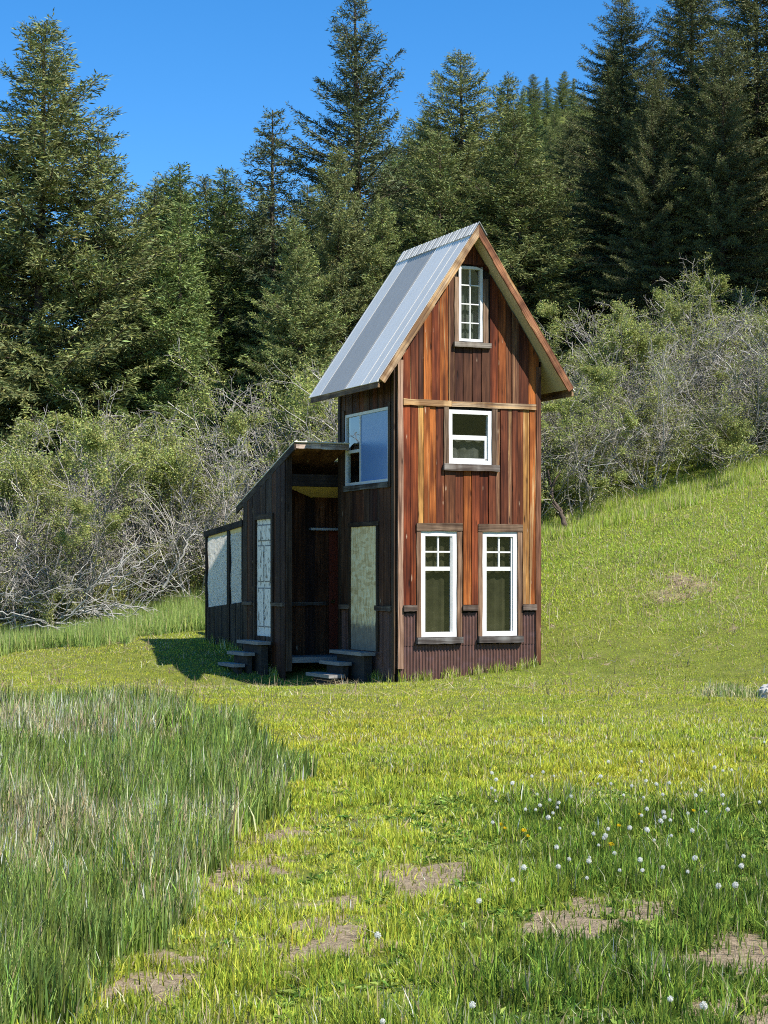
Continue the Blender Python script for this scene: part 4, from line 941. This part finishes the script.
tag(link('broadleaf_weeds',np_mesh('weeds',V,[np.arange(4*n).reshape(-1,4)],M['grass'],np.clip(c,0,.6))),kind='stuff',label='broad-leaved weeds in the lawn')

# ------------------------------------------------------------------ dandelions, rock, tuft
def ground_hit(px, py, up=0.0):
    Y = 6.0
    while Y < 60:
        X = (px-384)/F_*Y; z = EYE+(HZ-py)/F_*Y
        if z <= float(terrain(X,Y))+up: return X, Y
        Y += .05
    return (px-384)/F_*40, 40
def fluff_mesh():
    r=np.random.default_rng(3); n=110; d=r.normal(0,1,(n,3)); d/=np.linalg.norm(d,axis=1,keepdims=True); V=[];Q=[];o=0
    P=np.stack([d*.004,d*.021],1); v,q_=tubes(P,np.full((n,2),.0006),3); V.append(v);Q.append(q_);o=len(v)
    for k in range(3):
        a=np.cross(d,r.normal(0,1,d.shape)); a/=np.linalg.norm(a,axis=1,keepdims=True); b=np.cross(d,a); c=d*r.uniform(.015,.024,(n,1))
        q4=np.stack([c-a*.0055,c+b*.0010+d*.001,c+a*.0055,c-b*.0010],1).reshape(-1,3); V.append(q4); Q.append(np.arange(len(q4)).reshape(-1,4)+o); o+=len(q4)
    V=np.concatenate(V);Q=np.concatenate(Q); return np_mesh('seed_head',V,[Q],M['fluff'],np.tile(np.array([.86,.86,.82]),(len(Q),1)))
def petal_mesh():
    r=np.random.default_rng(4); n=70; az=r.random(n)*6.283; el=r.uniform(.1,1.4,n); d=np.stack([np.cos(az)*np.cos(el),np.sin(az)*np.cos(el),np.sin(el)],-1); s=np.stack([-np.sin(az),np.cos(az),0*az],-1); L=.021
    V=np.stack([d*.003-s*.001,d*.003+s*.001,d*L+s*.0022,d*L-s*.0022],1).reshape(-1,3); return np_mesh('flower_head',V,[np.arange(4*n).reshape(-1,4)],M['fluff'],np.tile(np.array([.80,.62,.02]),(n,1)))
sv,sq=tubes(np.array([[[0,0,0],[.004,0,.09],[.0,.003,.17]]],float),np.array([[.0022,.002,.0018]]),5)
stem_me=np_mesh('dandelion_stem',sv,[sq],M['grass'],np.tile(np.array([.16,.19,.06]),(len(sq),1)))
fl, pe = fluff_mesh(), petal_mesh()
rr=np.random.default_rng(17)
white=[(557,848),(559,803),(553,813),(525,810),(647,830),(599,845),(569,860),(695,858),(718,886),(735,886),(479,901),(759,803),(701,790),(671,1000),(703,1006),(473,1006),(598,784),(543,772),(630,828),(656,784),(669,783),(624,795),(496,801),(764,742),(377,937),(532,776),(512,783),(548,818),(663,795),(696,796),(580,772),(608,762),(640,860),(589,858),(382,1021),(742,866),(540,805),(620,870)]
for _ in range(55): white.append((rr.uniform(490,766), rr.uniform(750,880)))
yellow=[(528,837),(501,826),(611,846),(619,827),(694,812),(524,832),(505,829),(588,862),(640,815)]
for lst, hd, nm, lab, grp in ((white, fl, 'seed_head', 'round white dandelion seed head on a thin stem in the lawn', 'dandelion clocks in the lawn'), (yellow, pe, 'flower_head', 'small yellow dandelion flower open in the lawn', 'yellow dandelions in the lawn')):
    for (px, py) in lst:
        h=rr.uniform(.11,.20) if nm=='seed_head' else rr.uniform(.08,.13); X,Y=ground_hit(px,py,h); z=float(terrain(X,Y))-.01
        t=empty('dandelion',(X,Y,z),rr.random()*6.28); tag(t,lab,'dandelion',grp)
        s=link('stem',stem_me,t); s.scale=(1,1,h/.17); q_=link(nm,hd,t); q_.location=(0,.003,h+.008); k=rr.uniform(.42,.78)*(1 if nm=='seed_head' else 1.5); q_.scale=(k,k,k)
X,Y=ground_hit(764,698)
bm=bmesh.new(); bmesh.ops.create_icosphere(bm,subdivisions=4,radius=1.0)
for v in bm.verts:
    p=v.co; k=1.05+.10*math.sin(p.x*9-p.z*7)*math.cos(p.y*8)+.28*math.sin(p.x*3.1+1)*math.cos(p.y*2.7)+.16*math.sin(p.z*5+p.x*4)+.07*math.sin(p.x*13+p.y*9)
    v.co=Vector((p.x*.26*k,p.y*.18*k,max(-.02,p.z*.15*k+.03+.08*p.x)))
me=bpy.data.meshes.new('boulder'); bm.to_mesh(me); bm.free(); me.materials.append(M['rock'])
for v in me.vertices:
    q=v.co; f=.05; v.co=Vector((round(q.x/f)*f*.65+q.x*.35, round(q.y/f)*f*.65+q.y*.35, round((q.z+.3*q.x)/f)*f*.65-.195*q.x+q.z*.35))
o=link('boulder',me); o.location=(X+.12,Y+.1,float(terrain(X,Y))+.015); tag(o,'pale weathered boulder lying in the lawn at the right edge','boulder')
X,Y=ground_hit(728,694); n=900; gx=X+rng.normal(0,.24,n); gy=Y+rng.normal(0,.45,n)
me=blades('grass_tuft',gx-X,gy-Y,rng.uniform(.05,.24,n)*np.exp(-((gx-X)/.5)**2),rng.uniform(.008,.016,n),mixc(np.where((rng.random(n)<.4)[:,None],ST,BG)),.45)
co=np.empty(len(me.vertices)*3,np.float32); me.vertices.foreach_get('co',co); co=co.reshape(-1,3); co[:,2]-=np.repeat(terrain(gx-X,gy-Y),5); me.vertices.foreach_set('co',co.ravel()); me.update()
o=link('grass_tuft',me); o.location=(X,Y,float(terrain(X,Y))); tag(o,'shaggy grey-green grass tuft beside the pale boulder','grass tuft')

# ------------------------------------------------------------------ light, sky, camera
SUN = Vector((.84,-.60,1.28)).normalized()
sl = bpy.data.lights.new('sun', 'SUN'); sl.energy = 5.0; sl.angle = R(.53); sl.color = (1.0,.95,.87)
so = bpy.data.objects.new('sun', sl); col.objects.link(so); so.rotation_euler = SUN.to_track_quat('Z','Y').to_euler(); so.location = (20,-20,30)
wd = bpy.data.worlds.new('World'); scene.world = wd; wd.use_nodes = True; nt = wd.node_tree
bg = nt.nodes['Background']; sk = nt.nodes.new('ShaderNodeTexSky'); sk.sky_type = 'NISHITA'; sk.sun_disc = False
sk.sun_elevation = math.asin(SUN.z); sk.sun_rotation = math.atan2(SUN.x, SUN.y); sk.altitude = 1800; sk.air_density = 1.0; sk.dust_density = .0; sk.ozone_density = 4.0
hs = nt.nodes.new('ShaderNodeHueSaturation'); hs.inputs['Saturation'].default_value = 1.3
nt.links.new(sk.outputs[0], hs.inputs['Color']); nt.links.new(hs.outputs[0], bg.inputs[0]); bg.inputs[1].default_value = .12
cam = bpy.data.cameras.new('camera'); co_ = bpy.data.objects.new('camera', cam); col.objects.link(co_)
co_.location = (0,0,EYE); co_.rotation_euler = (R(90),0,0); cam.sensor_fit = 'VERTICAL'; cam.sensor_height = 24; cam.lens = 1800/1024*24; cam.shift_y = 63/1024; cam.clip_end = 3000; cam.clip_start = .05
scene.camera = co_
vs = scene.view_settings; vs.view_transform = 'Standard'; vs.look = 'None'; vs.exposure = 0.84; vs.gamma = 1.0; vs.use_curve_mapping = False
scene.render.engine = 'CYCLES'; scene.cycles.max_bounces = 6; scene.cycles.transparent_max_bounces = 8; scene.cycles.use_denoising = False; scene.cycles.denoiser = 'OPENIMAGEDENOISE'; scene.cycles.denoising_input_passes = 'RGB_ALBEDO_NORMAL'; scene.cycles.denoising_prefilter = 'ACCURATE'; scene.cycles.filter_width = 1.05
